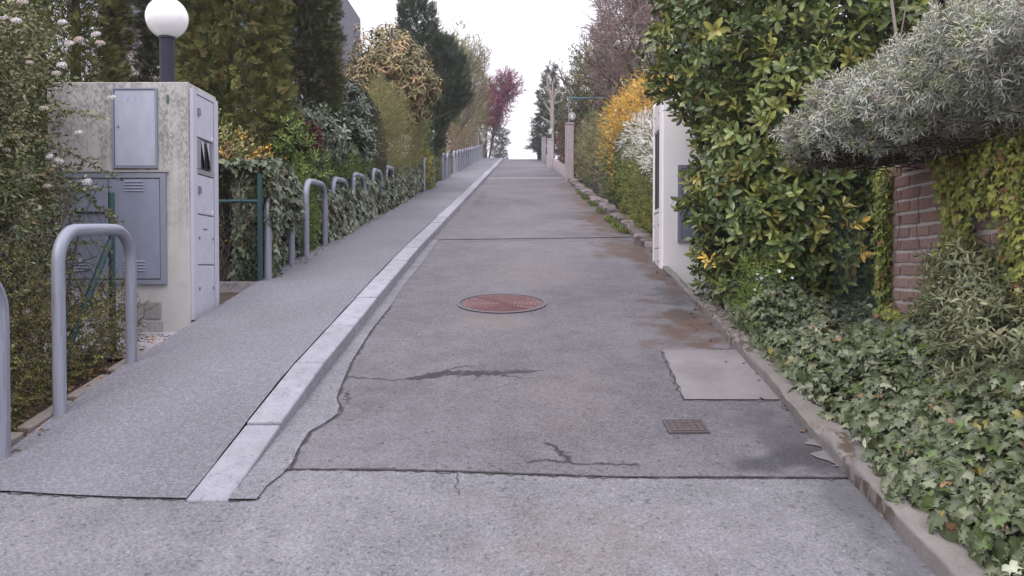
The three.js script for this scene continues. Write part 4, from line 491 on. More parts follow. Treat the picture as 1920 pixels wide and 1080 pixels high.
// clipped conifer columns
const sprayGeo = (() => { const mk = (n, L) => { const gs = []; for (let i = 0; i < n; i++) { const t = i / (n - 1), s = i % 2 ? 1 : -1, l = L * (1 - 0.55 * t) * 0.6; gs.push(leafGeo(l, l * 0.24, { seg: 2, fold: 0.1, curl: 0.3 }).rotateZ(-s * (0.85 - 0.4 * t)).translate(0, L * t * 0.75, rr(-0.01, 0.01))); } gs.push(leafGeo(L * 0.4, L * 0.1, { seg: 2 }).translate(0, L * 0.75, 0)); return mergeGeometries(gs); }; return [mk(9, 0.13), mk(11, 0.15), mk(7, 0.11)]; })();
function column(label, x, d, r, h, n, pal, o = {}) { const org = [x, g(d), -d], B = thing('clipped_conifer', label, 'conifer', org, o.group); const lobes = []; for (let y = 0.35; y < h; y += 0.42) lobes.push([rr(-0.05, 0.05), y, rr(-0.05, 0.05), r * rr(0.94, 1.05) * (y > h - 1 ? 0.8 : 1), 0.5, r * rr(0.94, 1.05)]); crown(B, 'foliage', lobes, n, sprayGeo, foliageMat(0.75), pal, { inner: 0.45, amp: 0.16, freq: 5, up: 0.4, jit: 0.85, size: o.size || [0.48, 0.88], keep: 0.06 }); part('trunk', new THREE.CylinderGeometry(0.03, 0.07, h * 0.85, 8).translate(0, h * 0.45, 0), barkMat, B); return B; }
const olive = [[0.105, 0.118, 0.026, 4], [0.155, 0.155, 0.034, 3.2], [0.07, 0.085, 0.022, 3], [0.18, 0.13, 0.038, 1]], deep = [[0.055, 0.065, 0.02, 4], [0.08, 0.09, 0.024, 3], [0.1, 0.085, 0.03, 1.2]];
column('broad olive green clipped conifer column right of the globe lamp', -3.12, 9.0, 0.58, 4.6, 30000, olive);
column('dark narrow clipped conifer column beside the slate clad house', -2.92, 11.4, 0.46, 4.8, 26000, deep);
column('clipped conifer column behind the concrete service pillar', -4.75, 9.0, 0.55, 4.6, 20000, [...olive.slice(0, 3), [0.11, 0.085, 0.03, 2]]);
column('deep green conifer column in the gap behind the globe lamp', -4.35, 10.8, 0.6, 4.9, 15000, deep);
column('clipped conifer column behind the white flowering shrub', -5.9, 9.2, 0.6, 4.6, 13000, deep);
{ // ivy over the garden fence along the pavement
  const org = V(-2.4, g(10), -10), B = thing('ivy_hedge', 'dark ivy hedge grown over the hoops along the pavement', 'hedge', org.toArray()), geos = [0, 0.5, 1].map(k => ivyGeo(0.085, k)), mat = foliageMat(0.42), pal = [[0.042, 0.06, 0.027, 5], [0.07, 0.088, 0.042, 4], [0.115, 0.132, 0.07, 2], [0.18, 0.2, 0.11, 0.6], [0.14, 0.07, 0.03, 0.25]], it = [];
  const hgt = d => (0.72 + 0.16 * (fbm(d * 1.1, 3, 3) - 0.5) + 0.32 * smooth(8.3, 7.9, d)) * smooth(21.5, 19, d);
  for (let i = 0; i < 21000; i++) { const d = 7.25 + 14 * Math.pow(rnd(), 1.35), H = hgt(d), face = rnd(), bulge = 0.1 * (fbm(d * 2.2, 40, 3) - 0.4); let x, y, n; const dep = Math.pow(rnd(), 1.8) * 0.2;
    if (face < 0.68) { y = H * rnd(); x = -2.27 + bulge + 0.12 * (smooth(8.5, 8.1, d) * smooth(0.3, 0.6, y) + 0.62 * smooth(9.3, 9.8, d)) + 0.07 * (fbm(d * 3, y * 4, 2) - 0.5) - 0.08 * smooth(H - 0.2, H, y) - dep; n = V(1, 0.35, 0.25); } else if (face < 0.9) { x = rr(-2.95, -2.3); y = H + 0.08 * (fbm(x * 4, d * 3, 2) - 0.5) - dep * 0.6; n = V(0.2, 1, 0.3); } else { x = rr(-2.5, -2.16); y = H * rnd(); n = V(0.2, 0.35, 1); }
    const dd = face < 0.9 ? d : 7.32 + dep * 0.8, yy = face < 0.9 ? y : hgt(dd) * rnd(); if (dd > 8.55 && dd < 9.2 && yy > 0.1 && x > -2.44) continue; const p = V(x, g(dd) + yy + 0.03, -dd); n.add(V(rr(-1, 1), rr(-1, 1), rr(-1, 1)).multiplyScalar(0.65)); it.push({ M: facing(p.clone().sub(org), n, V(rr(-0.6, 0.6), -1, rr(-0.6, 0.6)), rr(0.55, 1.15)), c: pick(pal), w: p, d: dd, dep, k: Math.floor(rnd() * 3) }); }
  const top = new Set(it.filter(s => s.dep < 0.02 && seen(s.w)).sort((a, b) => a.d - b.d).slice(0, 300)), mats = new Map(pal.map(c => { const m = mat.clone(); m.color = lin(c[0], c[1], c[2]); return [c, m]; }));
  for (const s of top) { const o = part('leaf', geos[s.k], mats.get(s.c), B); s.M.decompose(o.position, o.quaternion, o.scale); }
  geos.forEach((q, k) => { const a = it.filter(s => s.k === k && !top.has(s)); instanced('foliage', q, mat, a.map(s => s.M), a.map(s => { const v = rr(0.7, 1.3); return lin(s.c[0] * v, s.c[1] * v, s.c[2] * v); }), B); });
  const sg = []; for (let i = 0; i < 70; i++) { let p = V(rr(-2.8, -2.35), g(7.4), -rr(7.35, 9)); p.y = g(-p.z); for (let k = 0; k < 8; k++) { const q = p.clone().add(V(rr(-0.06, 0.06), rr(0.07, 0.15), rr(-0.06, 0.06))); sg.push([p.clone().sub(org), q.clone().sub(org), 0.007, 0.006]); p = q; } } part('stems', limbGeo(sg, 4), twigMat, B).userData.kind = 'stuff';
}
// garden shrubs above the ivy
const G1 = [[0.10, 0.16, 0.03, 4], [0.16, 0.22, 0.045, 3], [0.07, 0.11, 0.025, 2]];
shrub('forsythia_bush', 'fading forsythia shrub with olive leaves behind the green gate rail', 'shrub', [[-2.95, 2.5, -8.0, 0.34, 0.32, 0.35], [-2.72, 2.35, -7.85, 0.3, 0.3, 0.3], [-3.0, 2.05, -7.9, 0.35, 0.4, 0.35]], 650, med, [7, 0.12, 1.0, 0.4], [[0.19, 0.19, 0.06, 4], [0.13, 0.15, 0.045, 3], [0.5, 0.30, 0.05, 1.5], [0.2, 0.12, 0.06, 1]], { up: 0.9, stemMat: twigMat });
shrub('forsythia_bush', 'orange yellow flowering sprigs among the garden shrubs by the ivy hedge', 'shrub', [[-2.5, 2.32, -8.15, 0.2, 0.2, 0.2], [-2.42, 2.1, -8.3, 0.16, 0.16, 0.2]], 130, flower, [11, 0.13, 1.2, 0.5], [[0.75, 0.42, 0.05, 4], [0.55, 0.33, 0.05, 2], [0.2, 0.2, 0.05, 2]], { up: 0.8 });
shrub('dark_leaved_shrub', 'purple brown twiggy shrub below the faded forsythia', 'shrub', [[-2.85, 1.95, -7.75, 0.3, 0.25, 0.25], [-2.55, 2.2, -8.6, 0.25, 0.3, 0.25]], 420, tiny, [8, 0.1, 1.1, 0.5], [[0.07, 0.045, 0.04, 3], [0.09, 0.075, 0.04, 2]], { stemMat: std(0.09, 0.06, 0.055, 0.95), stems: 14 });
shrub('green_shrub', 'fresh green leafy shrub beside the orange flowering sprigs', 'shrub', [[-2.6, 2.85, -9.1, 0.26, 0.26, 0.35], [-2.42, 2.55, -9.3, 0.24, 0.24, 0.3]], 620, med, [7, 0.08, 1.2, 0.5], G1, { up: 0.6 });
shrub('bright_green_shrub', 'bright green feathery shrub spilling over the ivy hedge and hoop', 'shrub', [[-2.4, 2.15, -8.95, 0.16, 0.42, 0.32], [-2.55, 2.5, -9.8, 0.25, 0.4, 0.4], [-2.36, 1.85, -8.9, 0.1, 0.3, 0.3], ...[9.6, 10.3, 11.0, 11.7, 12.4].map(d => [-2.47, g(d) + 0.85, -d, 0.2, 0.24, 0.42])], 6200, tiny, [9, 0.08, 1.2, 0.5], [[0.13, 0.22, 0.025, 4], [0.1, 0.165, 0.022, 3], [0.19, 0.28, 0.05, 2]], { up: 0.5 });
shrub('broad_leaved_shrub', 'grey green broad leaved evergreen shrub below the conifer columns', 'shrub', [[-2.75, 3.15, -10.0, 0.42, 0.36, 0.4], [-2.4, 3.0, -10.1, 0.3, 0.3, 0.35]], 380, big, [8, 0.07, 1.5, 0.7], [[0.1, 0.13, 0.08, 4], [0.16, 0.19, 0.13, 3], [0.05, 0.075, 0.035, 2]], { rough: 0.4 });
shrub('photinia', 'small shrub with dark red young leaves among green bushes', 'shrub', [[-2.42, 2.9, -9.35, 0.13, 0.15, 0.14]], 130, med, [7, 0.06, 1.3, 0.5], [[0.12, 0.016, 0.022, 4], [0.08, 0.014, 0.018, 2]], { rough: 0.5, stems: 2 });
shrub('green_shrub', 'light green rounded shrub right of the dark red leaves', 'shrub', [[-2.5, 3.05, -10.5, 0.3, 0.36, 0.35], [-2.42, 2.8, -10.8, 0.22, 0.3, 0.35]], 900, tiny, [9, 0.08, 1.2, 0.5], [[0.13, 0.2, 0.04, 4], [0.18, 0.25, 0.07, 3], [0.08, 0.13, 0.03, 2]], { up: 0.6 });
shrub('rhododendron', 'dark glossy rhododendron with whorled leaves before the clipped arch', 'shrub', [[-2.6, 3.55, -12.3, 0.38, 0.6, 0.45], [-2.45, 3.25, -12.0, 0.26, 0.45, 0.4]], 520, big, [8, 0.06, 1.6, 0.8], [[0.06, 0.09, 0.05, 4], [0.11, 0.145, 0.09, 3], [0.03, 0.05, 0.022, 3]], { rough: 0.4 });
{ // clipped arch of dark yew
  const org = [-2.4, g(13.4), -13.4], B = thing('clipped_yew_arch', 'smooth dark clipped yew arch between rhododendron and pale hedge', 'topiary', org), L = []; for (let i = 0; i <= 14; i++) { const a = i / 14 * 1.9 - 0.12; L.push([-0.62 + 0.62 * Math.cos(a) * 0.95, 0.95 + 1.05 * Math.sin(a), 0, 0.24, 0.22, 0.3]); } for (let y = 0.1; y < 1; y += 0.16) L.push([-0.02, y, 0, 0.23, 0.2, 0.3]); crown(B, 'foliage', L, 9000, [0, 1].map(() => shootGeo(leafGeo(0.028, 0.005, { seg: 2 }), shootSpec(10, 0.03, 1.2, 0.4))), foliageMat(0.8), [[0.06, 0.058, 0.026, 3], [0.085, 0.075, 0.035, 2], [0.045, 0.05, 0.02, 2]], { inner: 0.35, amp: 0.04, jit: 0.4, up: 0.1 }); part('trunk', new THREE.CylinderGeometry(0.03, 0.05, 1.6, 7).translate(0, 0.8, 0), barkMat, B); }
shrub('pale_hedge', 'pale yellow green hedge beyond the clipped yew arch', 'hedge', [14.4, 15.2, 16.0, 16.8, 17.6, 18.4].map(d => [-2.47 + rr(-0.03, 0.03), g(d) + 1.15, -d, 0.34, 1.05 + rr(-0.1, 0.1), 0.6]), 8500, tiny, [9, 0.1, 1.1, 0.4], [[0.2, 0.22, 0.06, 4], [0.26, 0.23, 0.1, 3], [0.14, 0.16, 0.045, 2]], { up: 0.6 });
shrub('ivy_column', 'green ivy covered post at the end of the pale hedge', 'ivy', [[-2.3, 4.2, -18.9, 0.24, 1.0, 0.3], [-2.28, 3.5, -18.9, 0.24, 0.7, 0.35]], 900, med, [6, 0.05, 1.4, 0.8], [[0.06, 0.11, 0.03, 4], [0.1, 0.16, 0.04, 3]], {});
shrub('yellow_green_shrub', 'low yellow green shrub with orange blossom below the juniper', 'shrub', [[-2.28, 3.65, -18.6, 0.24, 0.6, 0.4], [-2.3, 3.4, -19.2, 0.2, 0.5, 0.4]], 700, med, [6, 0.08, 1.2, 0.5], [[0.26, 0.27, 0.03, 4], [0.16, 0.2, 0.03, 3], [0.55, 0.35, 0.04, 0.8]], {});
{ const B = shrub('loquat_shrub', 'domed shrub with drooping beige and olive leaves before the juniper', 'shrub', [[-2.75, 5.3, -17.0, 0.9, 0.95, 0.8], [-2.9, 4.7, -17, 0.85, 0.7, 0.7], [-2.2, 5.1, -16.9, 0.5, 0.6, 0.5]], 1700, leafGeo(0.15, 0.038, { seg: 4, curl: 0.8 }), [7, 0.06, 2.0, 1.0], [[0.22, 0.19, 0.075, 4], [0.3, 0.22, 0.11, 3], [0.14, 0.14, 0.05, 3], [0.4, 0.25, 0.12, 0.8]], { up: 0.7, stemMat: twigMat, inner: 0.6 }); part('trunk', new THREE.CylinderGeometry(0.03, 0.05, 2.4, 7).translate(0, 1.1, 0), std(0.3, 0.28, 0.2, 0.9), B); }
{ // leaning juniper
  const org = [-2.35, g(20), -20], B = thing('juniper_tree', 'tall dark blue green juniper leaning over the pavement', 'conifer', org), lobes = toLocal([[-2.2, 4.75, -20, 0.3, 0.7, 0.4], [-2.12, 5.5, -20, 0.6, 0.7, 0.55], [-1.95, 6.0, -20, 0.6, 0.7, 0.55], [-2.35, 6.4, -20, 0.62, 0.8, 0.55], [-2.5, 7.1, -20, 0.42, 0.75, 0.4], [-2.75, 7.5, -20, 0.16, 0.7, 0.2], [-1.7, 5.6, -20, 0.35, 0.45, 0.35]], org);
  crown(B, 'crown', lobes, 7500, sprayGeo, foliageMat(0.8), [[0.034, 0.055, 0.034, 4], [0.052, 0.078, 0.046, 3], [0.075, 0.1, 0.05, 1.5]], { inner: 0.5, amp: 0.3, freq: 4, up: 0.9, jit: 0.5, size: [0.7, 1.4] }); part('trunk', limbGeo([[V(0.1, -0.1, 0), V(0.1, 1.6, 0), 0.09, 0.07], [V(0.1, 1.6, 0), V(-0.1, 3.6, 0), 0.07, 0.03]]), barkMat, B); }
function airyTree(name, label, x, d, h, r, pal, o = {}) { const org = [x, g(d), -d], B = thing(name, label, 'tree', org, o.group), segs = [], tips = []; for (let i = 0; i < (o.stems ?? 3); i++) grow(segs, tips, V(rr(-0.1, 0.1), -0.1, rr(-0.1, 0.1)), V(rr(-r, r) * 0.35, 1, rr(-r, r) * 0.35).normalize(), h * 0.62, o.r ?? 0.05, o.lev ?? 3, { kids: { 3: 2, 2: 2, 1: 2 }, wob: o.wob ?? 0.14, spread: o.spread ?? 0.55, fwd: 0.9, lift: 0.25, kl: [0.3, 0.5], ok: o.ok }); part('trunk', limbGeo(segs, 5), o.bark || twigMat, B); const geos = [0, 1].map(() => shootGeo(o.leaf || med, shootSpec(7, 0.14, 1.2, 0.5), 0.003, 0.14)); crown(B, 'crown', o.lobes || [[0, h * 0.5, 0, r * 0.8, h * 0.32, r * 0.8], [r * 0.3, h * 0.72, 0, r * 0.6, h * 0.26, r * 0.6], [-r * 0.4, h * 0.68, 0.1, r * 0.6, h * 0.26, r * 0.6]], o.n ?? 900, geos, foliageMat(0.65), pal, { inner: 0.85, amp: 0.5, freq: 3.5, up: 0.6, jit: 0.7, size: o.size || [0.8, 1.5] }); return B; }
const spring = [[0.26, 0.28, 0.11, 4], [0.2, 0.22, 0.075, 3], [0.34, 0.33, 0.18, 1.8]];
shrub('low_hedge', 'low mixed green hedge behind the hoops below the juniper', 'hedge', [19.6, 20.5, 21.4, 22.3, 23.2, 24.1, 25.0].map(d => [-2.5, g(d) + 0.4, -d, 0.24, 0.5 + rr(-0.06, 0.1), 0.6]), 3200, med, [6, 0.08, 1.3, 0.6], [[0.1, 0.13, 0.04, 4], [0.16, 0.17, 0.06, 3], [0.07, 0.09, 0.03, 2], [0.2, 0.14, 0.07, 1]], {});
airyTree('birch_tree', 'pale spring green tree right of the juniper', -3.1, 36, 6.0, 1.15, spring, { n: 3200 });
airyTree('birch_tree', 'taller pale green tree before the red leaved plum', -2.65, 41, 6.0, 1.05, [...spring, [0.2, 0.14, 0.08, 2]], { n: 3400 });
airyTree('birch_tree', 'feathery light green tree behind the other pale trees', -3.0, 31, 4.8, 1.0, spring, { n: 2800 });
shrub('beech_hedge', 'pinkish brown hedge behind the close row of hoop barriers', 'hedge', [28, 29.5, 31, 32.5, 34, 35.5, 37, 38.5, 40].map(d => [-2.58, g(d) + 0.85, -d, 0.33, 0.95, 1.0]), 3600, med, [6, 0.12, 1.1, 0.5], [[0.25, 0.17, 0.11, 4], [0.19, 0.16, 0.08, 3], [0.16, 0.17, 0.06, 2]], {});
shrub('tall_hedge', 'tall olive brown hedge beside the white gate pillar', 'hedge', [[-2.45, g(44) + 1.6, -44.0, 0.45, 2.0, 0.8], [-2.4, g(43) + 2.0, -45.4, 0.5, 2.1, 0.8], [-2.9, g(41) + 1.9, -41.0, 0.6, 1.8, 1.0]], 3400, med, [6, 0.12, 1.1, 0.5], [[0.2, 0.16, 0.07, 4], [0.15, 0.16, 0.05, 3], [0.24, 0.16, 0.1, 1]], {});
{ const bk = std(0.1, 0.06, 0.065, 0.95); airyTree('plum_tree', 'purple red leaved plum tree near the crest of the lane', -2.0, 46.2, 4.4, 1.0, [[0.2, 0.035, 0.075, 4], [0.27, 0.07, 0.12, 3], [0.13, 0.03, 0.05, 2]], { n: 2100, bark: bk, stems: 4, spread: 0.7, size: [1.2, 2.2], lobes: [[0.1, 2.3, 0, 0.6, 0.9, 0.6], [0.5, 3.2, 0, 0.7, 1.0, 0.7], [1.0, 3.9, 0, 0.75, 0.9, 0.7], [-0.1, 3.4, 0, 0.5, 0.9, 0.6]] }); }
shrub('pine_shrub', 'dark layered pine shrub at the crest below the plum tree', 'conifer', [[-1.75, g(47) + 1.6, -52, 0.4, 1.4, 0.5], [-1.5, g(47) + 2.3, -52, 0.55, 0.22, 0.5], [-1.35, g(47) + 1.75, -52, 0.4, 0.2, 0.5], [-1.8, g(47) + 3.0, -52, 0.45, 0.35, 0.4], [-1.45, g(47) + 0.9, -52, 0.35, 0.6, 0.5]], 1900, leafGeo(0.1, 0.014, { seg: 2 }), [12, 0.08, 1.2, 0.3], [[0.035, 0.05, 0.035, 4], [0.06, 0.075, 0.05, 2]], { amp: 0.3 });
{ // low fence at the crest
  const pal = std(0.2, 0.21, 0.22, 0.7), F = thing('picket_fence', 'low grey fence in front of the pine shrub at the crest', 'fence', [-2.2, g(45), -45]); for (let i = 0; i < 8; i++) part('picket', box(0.03, 0.85, 0.05), pal, F, [0, g(45 + i * 0.25) - g(45) + 0.42, -i * 0.25]); }

// ---------------------------------------------------------------- right: hedge, flowering shrubs, trees
rnd = mulberry(3003);
const hedgeG = [[0.17, 0.2, 0.06, 4], [0.23, 0.25, 0.08, 3], [0.11, 0.14, 0.04, 3], [0.26, 0.21, 0.11, 1]];
shrub('clipped_hedge', 'green clipped hedge with pink brown shoots between forsythia and gate pillar', 'hedge', Array.from({ length: 13 }, (_, i) => { const d = 14.2 + i * 0.72; return [edgeR(d) + 0.52 + rr(-0.04, 0.04), g(d) + 0.78, -d, 0.4, 1.0 + rr(-0.05, 0.05), 0.55]; }), 7500, leafGeo(0.036, 0.019, { seg: 2 }), [8, 0.07, 1.4, 0.7], [...hedgeG, [0.32, 0.23, 0.17, 2.4]], { stems: 10, amp: 0.12, jit: 0.9, up: 0.2 });
shrub('green_climber', 'bright green leafy climber hanging over the stone edging', 'climber', [[1.6, g(13) + 0.75, -13, 0.24, 0.7, 0.7], [1.58, g(14) + 0.7, -14.2, 0.24, 0.6, 0.5]], 1000, med, [6, 0.08, 1.4, 0.8], [[0.09, 0.15, 0.03, 4], [0.13, 0.19, 0.04, 3]], {});
shrub('forsythia', 'large orange yellow flowering forsythia above the right hand hedge', 'shrub', [[1.72, g(13) + 1.6, -13.0, 0.55, 0.42, 0.9], [1.85, g(12) + 1.72, -11.9, 0.5, 0.38, 0.7], [1.62, g(14) + 1.3, -14.3, 0.38, 0.6, 0.6], [1.55, g(13.6) + 0.95, -13.7, 0.25, 0.6, 0.35], [1.95, g(10.8) + 1.65, -10.8, 0.4, 0.4, 0.5]], 5200, flower, [10, 0.07, 1.6, 0.8], [[0.66, 0.44, 0.06, 5], [0.54, 0.32, 0.05, 3], [0.74, 0.54, 0.14, 2], [0.22, 0.19, 0.06, 2], [0.2, 0.13, 0.08, 1]], { up: 0.2, jit: 1.1, inner: 0.45, amp: 0.3, size: [0.6, 1.1], stemMat: twigMat, stems: 12 });
{ const sp = [[1.74, g(10.4) + 1.2, -10.4, 0.42, 0.36, 0.6], [1.7, g(9.8) + 1.0, -9.7, 0.36, 0.38, 0.4], [1.66, g(11.5) + 1.22, -11.5, 0.36, 0.32, 0.6]]; const B = shrub('spirea', 'spirea shrub with arching sprays of white blossom behind the white pillar', 'shrub', [...sp, [1.66, g(10) + 0.75, -10.2, 0.36, 0.55, 0.8]], 900, tiny, [9, 0.1, 1.1, 0.5], [[0.12, 0.15, 0.06, 3], [0.16, 0.19, 0.08, 2]], {}); const org = B.position.toArray(); const fg = [0, 1].map(() => shootGeo(leafGeo(0.02, 0.018, { seg: 2, curl: 0.1 }), shootSpec(20, 0.12, 1.5, 0.8))); crown(B, 'blossom', toLocal(sp, org), 2400, fg, foliageMat(0.8), [[0.82, 0.82, 0.8, 4], [0.7, 0.71, 0.65, 1.5]], { inner: 0.2, amp: 0.3, freq: 5, up: 0.1, jit: 1.0, size: [0.42, 0.75] }); }
shrub('yellow_green_hedge', 'yellow green conifer hedge at the foot of the white pillar', 'hedge', [[1.68, g(9.8) + 0.5, -9.9, 0.3, 0.62, 0.5], [1.66, g(10.8) + 0.5, -10.9, 0.3, 0.62, 0.6], [1.62, g(11.8) + 0.55, -11.9, 0.28, 0.65, 0.6]], 3800, leafGeo(0.034, 0.012, { seg: 2 }), [11, 0.07, 1.3, 0.5], [[0.22, 0.25, 0.045, 4], [0.16, 0.19, 0.035, 3], [0.29, 0.3, 0.08, 1.5]], { up: 0.3, jit: 0.9 });
{ const B = thing('hedge_fence', 'dark slatted garden fence in the foot of the right hand hedge', 'fence', [1.55, g(10), -10]), m = std(0.05, 0.045, 0.045, 0.8); for (let i = 0; i < 60; i++) { const d = 11 + i * 0.2; part('picket', box(0.02, 0.75, 0.05), m, B, [edgeR(d) + 0.26 - 1.55, g(d) + 0.42 - g(10), -d + 10]); } }
shrub('red_hedge', 'dark red brown leaved hedge above the low pinkish wall', 'hedge', [26, 27.2, 28.4, 29.6, 30.8].map(d => [edgeR(d) + 0.42, g(d) + 1.0, -d, 0.27, 0.95, 0.75]), 2600, med, [6, 0.1, 1.1, 0.5], [[0.17, 0.055, 0.055, 4], [0.12, 0.045, 0.04, 3], [0.2, 0.12, 0.08, 1]], {});
shrub('dark_hedge', 'dark green clipped hedge behind the tall chain link fence', 'hedge', [[1.7, g(26) + 1.2, -26, 0.6, 1.3, 0.5], [2.4, g(26) + 1.3, -26, 0.6, 1.4, 0.5], [3.1, g(26) + 1.3, -26, 0.6, 1.4, 0.5]], 3600, med, [7, 0.08, 1.2, 0.5], [[0.05, 0.08, 0.03, 4], [0.075, 0.11, 0.035, 2]], { amp: 0.1 });
{ const org = [1.35, g(43), -43], B = thing('dark_conifer', 'dark blue green conifer standing at the crest of the lane', 'conifer', org); const lobes = []; for (let i = 0; i < 8; i++) lobes.push([rr(-0.08, 0.08) - 0.1, 0.8 + i * 0.52, 0, 0.95 - 0.1 * i + rr(-0.08, 0.08), 0.5, 0.9 - 0.1 * i]); crown(B, 'crown', lobes, 3000, sprayGeo, foliageMat(0.8), [[0.055, 0.078, 0.048, 4], [0.08, 0.105, 0.06, 3]], { inner: 0.5, amp: 0.35, freq: 5, size: [1.2, 2.2], up: 0.3, jit: 0.8 }); part('trunk', new THREE.CylinderGeometry(0.05, 0.12, 4.4, 7).translate(0, 2.2, 0), barkMat, B); }
{ const org = [1.06, g(34.2), -34.2], B = thing('pollarded_tree', 'pale bare pollarded trunk beside the crest conifer', 'tree', org), sg = []; const P = (a, b, r0, r1) => sg.push([V(...a), V(...b), r0, r1]); P([0, -0.1, 0], [0.0, 2.6, 0], 0.085, 0.07); P([0, 2.6, 0], [-0.18, 3.2, 0.1], 0.055, 0.04); P([0, 2.5, 0], [0.22, 3.1, 0], 0.05, 0.035); P([-0.02, 2.1, 0], [-0.35, 2.6, 0.1], 0.045, 0.03); P([0, 1.7, 0], [-0.45, 2.0, 0], 0.04, 0.025); P([0.22, 3.1, 0], [0.3, 3.5, 0], 0.03, 0.02); P([-0.18, 3.2, 0.1], [-0.2, 3.6, 0.1], 0.035, 0.02); P([0, 2.6, 0], [0.03, 3.4, -0.05], 0.045, 0.03); part('trunk', limbGeo(sg, 7), std(0.33, 0.29, 0.26, 0.9), B); const tw = []; for (let i = 0; i < 30; i++) { const a = V(rr(-0.4, 0.3), rr(2.4, 3.5), rr(-0.1, 0.1)); tw.push([a, a.clone().add(V(rr(-0.2, 0.2), rr(0.1, 0.4), rr(-0.1, 0.1))), 0.01, 0.005]); } part('twigs', limbGeo(tw, 3), std(0.3, 0.2, 0.16, 0.9), B).userData.kind = 'stuff'; }
{ // bare purple-twigged tree behind the forsythia
  const org = [3.1, g(19.5), -19.5], B = thing('bare_fruit_tree', 'bare spreading fruit tree with dense purple brown twigs', 'tree', org), segs = [], tips = [];
  const trunkTop = V(-0.35, 1.9, 0); segs.push([V(0, -0.1, 0), V(-0.2, 1.0, 0), 0.17, 0.14, 4], [V(-0.2, 1.0, 0), trunkTop, 0.14, 0.12, 4]);
  for (const [x, y, z, l] of [[-1, 0.55, 0.2, 1.7], [-0.8, 0.75, -0.2, 2.1], [-0.2, 1, 0.3, 2.2], [0.5, 0.8, 0, 2.2], [0.9, 0.45, 0.3, 2.0], [0.1, 0.9, -0.5, 2.3], [-0.5, 1, 0.5, 2.4], [-1, 0.3, 0.5, 1.3], [0.6, 0.9, 0.4, 2.2], [0.2, 1, 0, 2.6]]) grow(segs, tips, trunkTop, V(x, y, z).normalize(), l, 0.05, 4, { kids: { 4: 3, 3: 2, 2: 3, 1: 3 }, wob: 0.24, taper: 0.75, spread: 0.85, fwd: 0.65, lift: 0.12, kl: [0.42, 0.66], ok: p => p.x > -1.55 && p.y > 1.85 });
  part('trunk', limbGeo(segs.filter(s => s[4] > 2), 6), std(0.11, 0.085, 0.085, 0.95), B); part('twigs', limbGeo(segs.filter(s => s[4] <= 2).map(s => [s[0], s[1], Math.max(s[2] * 0.8, 0.005), Math.max(s[3] * 0.8, 0.0035)]), 3), std(0.3, 0.215, 0.2, 0.95), B).userData.kind = 'stuff';
  const geos = [shootGeo(tiny, shootSpec(5, 0.06, 1, 0.4))], A = [], C = []; tips.forEach(([p, d], i) => { if (i % 6 === 0) { A.push(frame(p, d, rnd() * 6, rr(0.6, 1.1))); C.push(tint([[0.17, 0.1, 0.1, 3], [0.2, 0.17, 0.09, 1]])); } }); instanced('buds', geos[0], foliageMat(0.7), A, C, B);
}
airyTree('olive_tree', 'olive green tree behind the bare fruit tree', 2.7, 25.6, 4.6, 1.4, [[0.15, 0.15, 0.05, 4], [0.1, 0.11, 0.035, 3], [0.26, 0.25, 0.08, 2]], { n: 1900, stems: 5, spread: 0.7, size: [1, 1.8] });
shrub('dark_conifer', 'dense olive conifer at the back behind the tall chain link fence', 'conifer', [[2.0, g(29) + 2.2, -29, 0.9, 1.9, 0.8], [3.2, g(29) + 2.4, -29, 1.0, 2.2, 0.9], [4.4, g(29) + 2.4, -29, 1.0, 2.2, 0.9]], 5000, leafGeo(0.12, 0.03, { seg: 2 }), [9, 0.1, 1.1, 0.4], [[0.07, 0.08, 0.03, 4], [0.12, 0.125, 0.04, 2], [0.2, 0.2, 0.06, 0.8]], { amp: 0.3 });
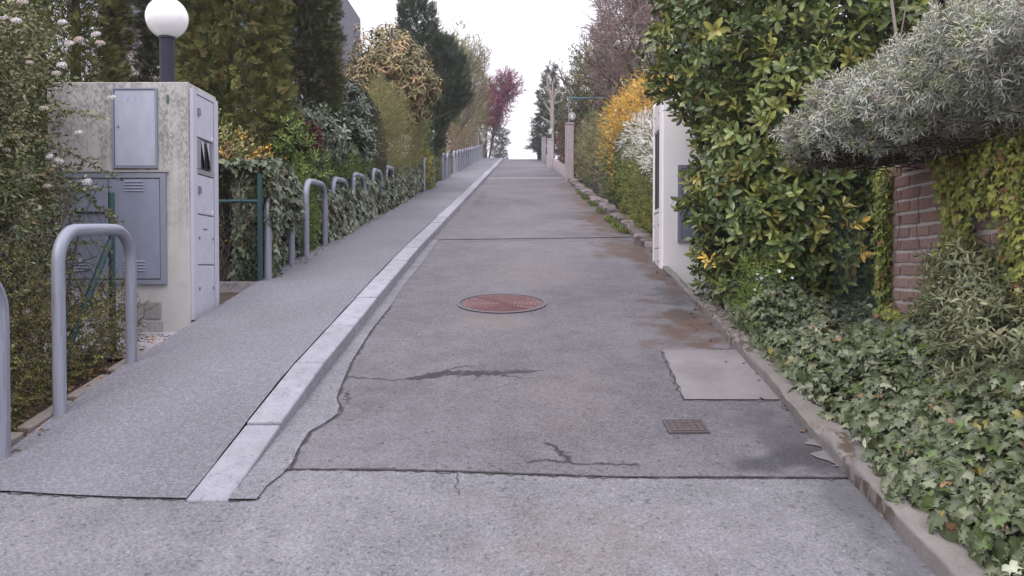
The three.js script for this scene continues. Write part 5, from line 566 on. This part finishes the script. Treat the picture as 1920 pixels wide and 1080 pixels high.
// ---------------------------------------------------------------- small things on the ground
{ const A = [], C = []; const lit = (n, f) => { for (let i = 0; i < n; i++) { const [x, d, y] = f(); A.push(facing(V(x, y, -d), V(rr(-0.4, 0.4), 1, rr(-0.4, 0.4)), V(rr(-1, 1), 0.05, rr(-1, 1)), rr(0.5, 1.1))); C.push(tint([[0.2, 0.09, 0.045, 3], [0.14, 0.07, 0.04, 3], [0.26, 0.17, 0.08, 1.5], [0.09, 0.06, 0.04, 2]])); } };
  lit(520, () => { const d = rr(7.3, 18); return [-2.24 + Math.pow(rnd(), 2.2) * 0.16, d, g(d) + kerbH(d) + 0.008]; }); lit(420, () => { const d = rr(3.0, 5.5); return [-2.42 + Math.pow(rnd(), 1.3) * 0.22, d, g(d) + kerbH(d) * 0.6 + 0.012]; }); lit(120, () => [rr(-2.95, -2.35), rr(7.2, 7.5), g(7.35) + 0.02]); lit(45, () => { const d = rr(3.5, 8); return [edgeR(d) - 0.02 - Math.pow(rnd(), 2) * 0.15, d, g(d) + 0.014]; });
  const o = instanced('leaf_litter', leafGeo(0.035, 0.02, { seg: 2, fold: 0.5 }), foliageMat(0.9), A, C, scene); tag(o, 'dry brown leaves fallen along the pavement edge and kerb', 'leaf litter'); }
{ const A = [], C = []; for (let i = 0; i < 320; i++) { const c = Math.floor(rnd() * 7), d = [11.2, 12.0, 12.6, 14.0, 15.5, 17, 18.4][c] + rr(-0.35, 0.35), x = edgeR(d) + rr(-0.09, 0.03); A.push(frame(V(x, g(d) + 0.01, -d), V(rr(-0.5, 0.3), 1, rr(-0.4, 0.4)).normalize(), rnd() * 6, rr(0.6, 1.2))); C.push(tint([[0.12, 0.17, 0.03, 3], [0.18, 0.22, 0.05, 2]])); } const o = instanced('weeds', shootGeo(leafGeo(0.09, 0.012, { seg: 3, curl: 0.5 }), shootSpec(7, 0.01, 0.7, 0.2)), foliageMat(0.7), A, C, scene); tag(o, 'green weeds sprouting along the stone edging of the lane', 'weeds'); }
{ // stone edging strip between the pavement and the fence
  const m = rough(0.5, 0.45, 0.4), S = thing('edging_stones', 'low broken edging stones between pavement and wire fence', 'edging', [-2.3, g(3), -3]); for (let d = 3.0; d < 5.0; d += 0.42) { const o = part('stone', rbox(0.07, 0.1, 0.38, 0.012), m, S, [rr(-0.01, 0.01), g(d + 0.2) - g(3) + 0.015 + rr(-0.012, 0.012), -(d + 0.2) + 3]); o.rotation.x = 0.178; } }
scene.fog = new THREE.FogExp2(0xe4e2ea, 0.0014);
renderer.render(scene, camera);
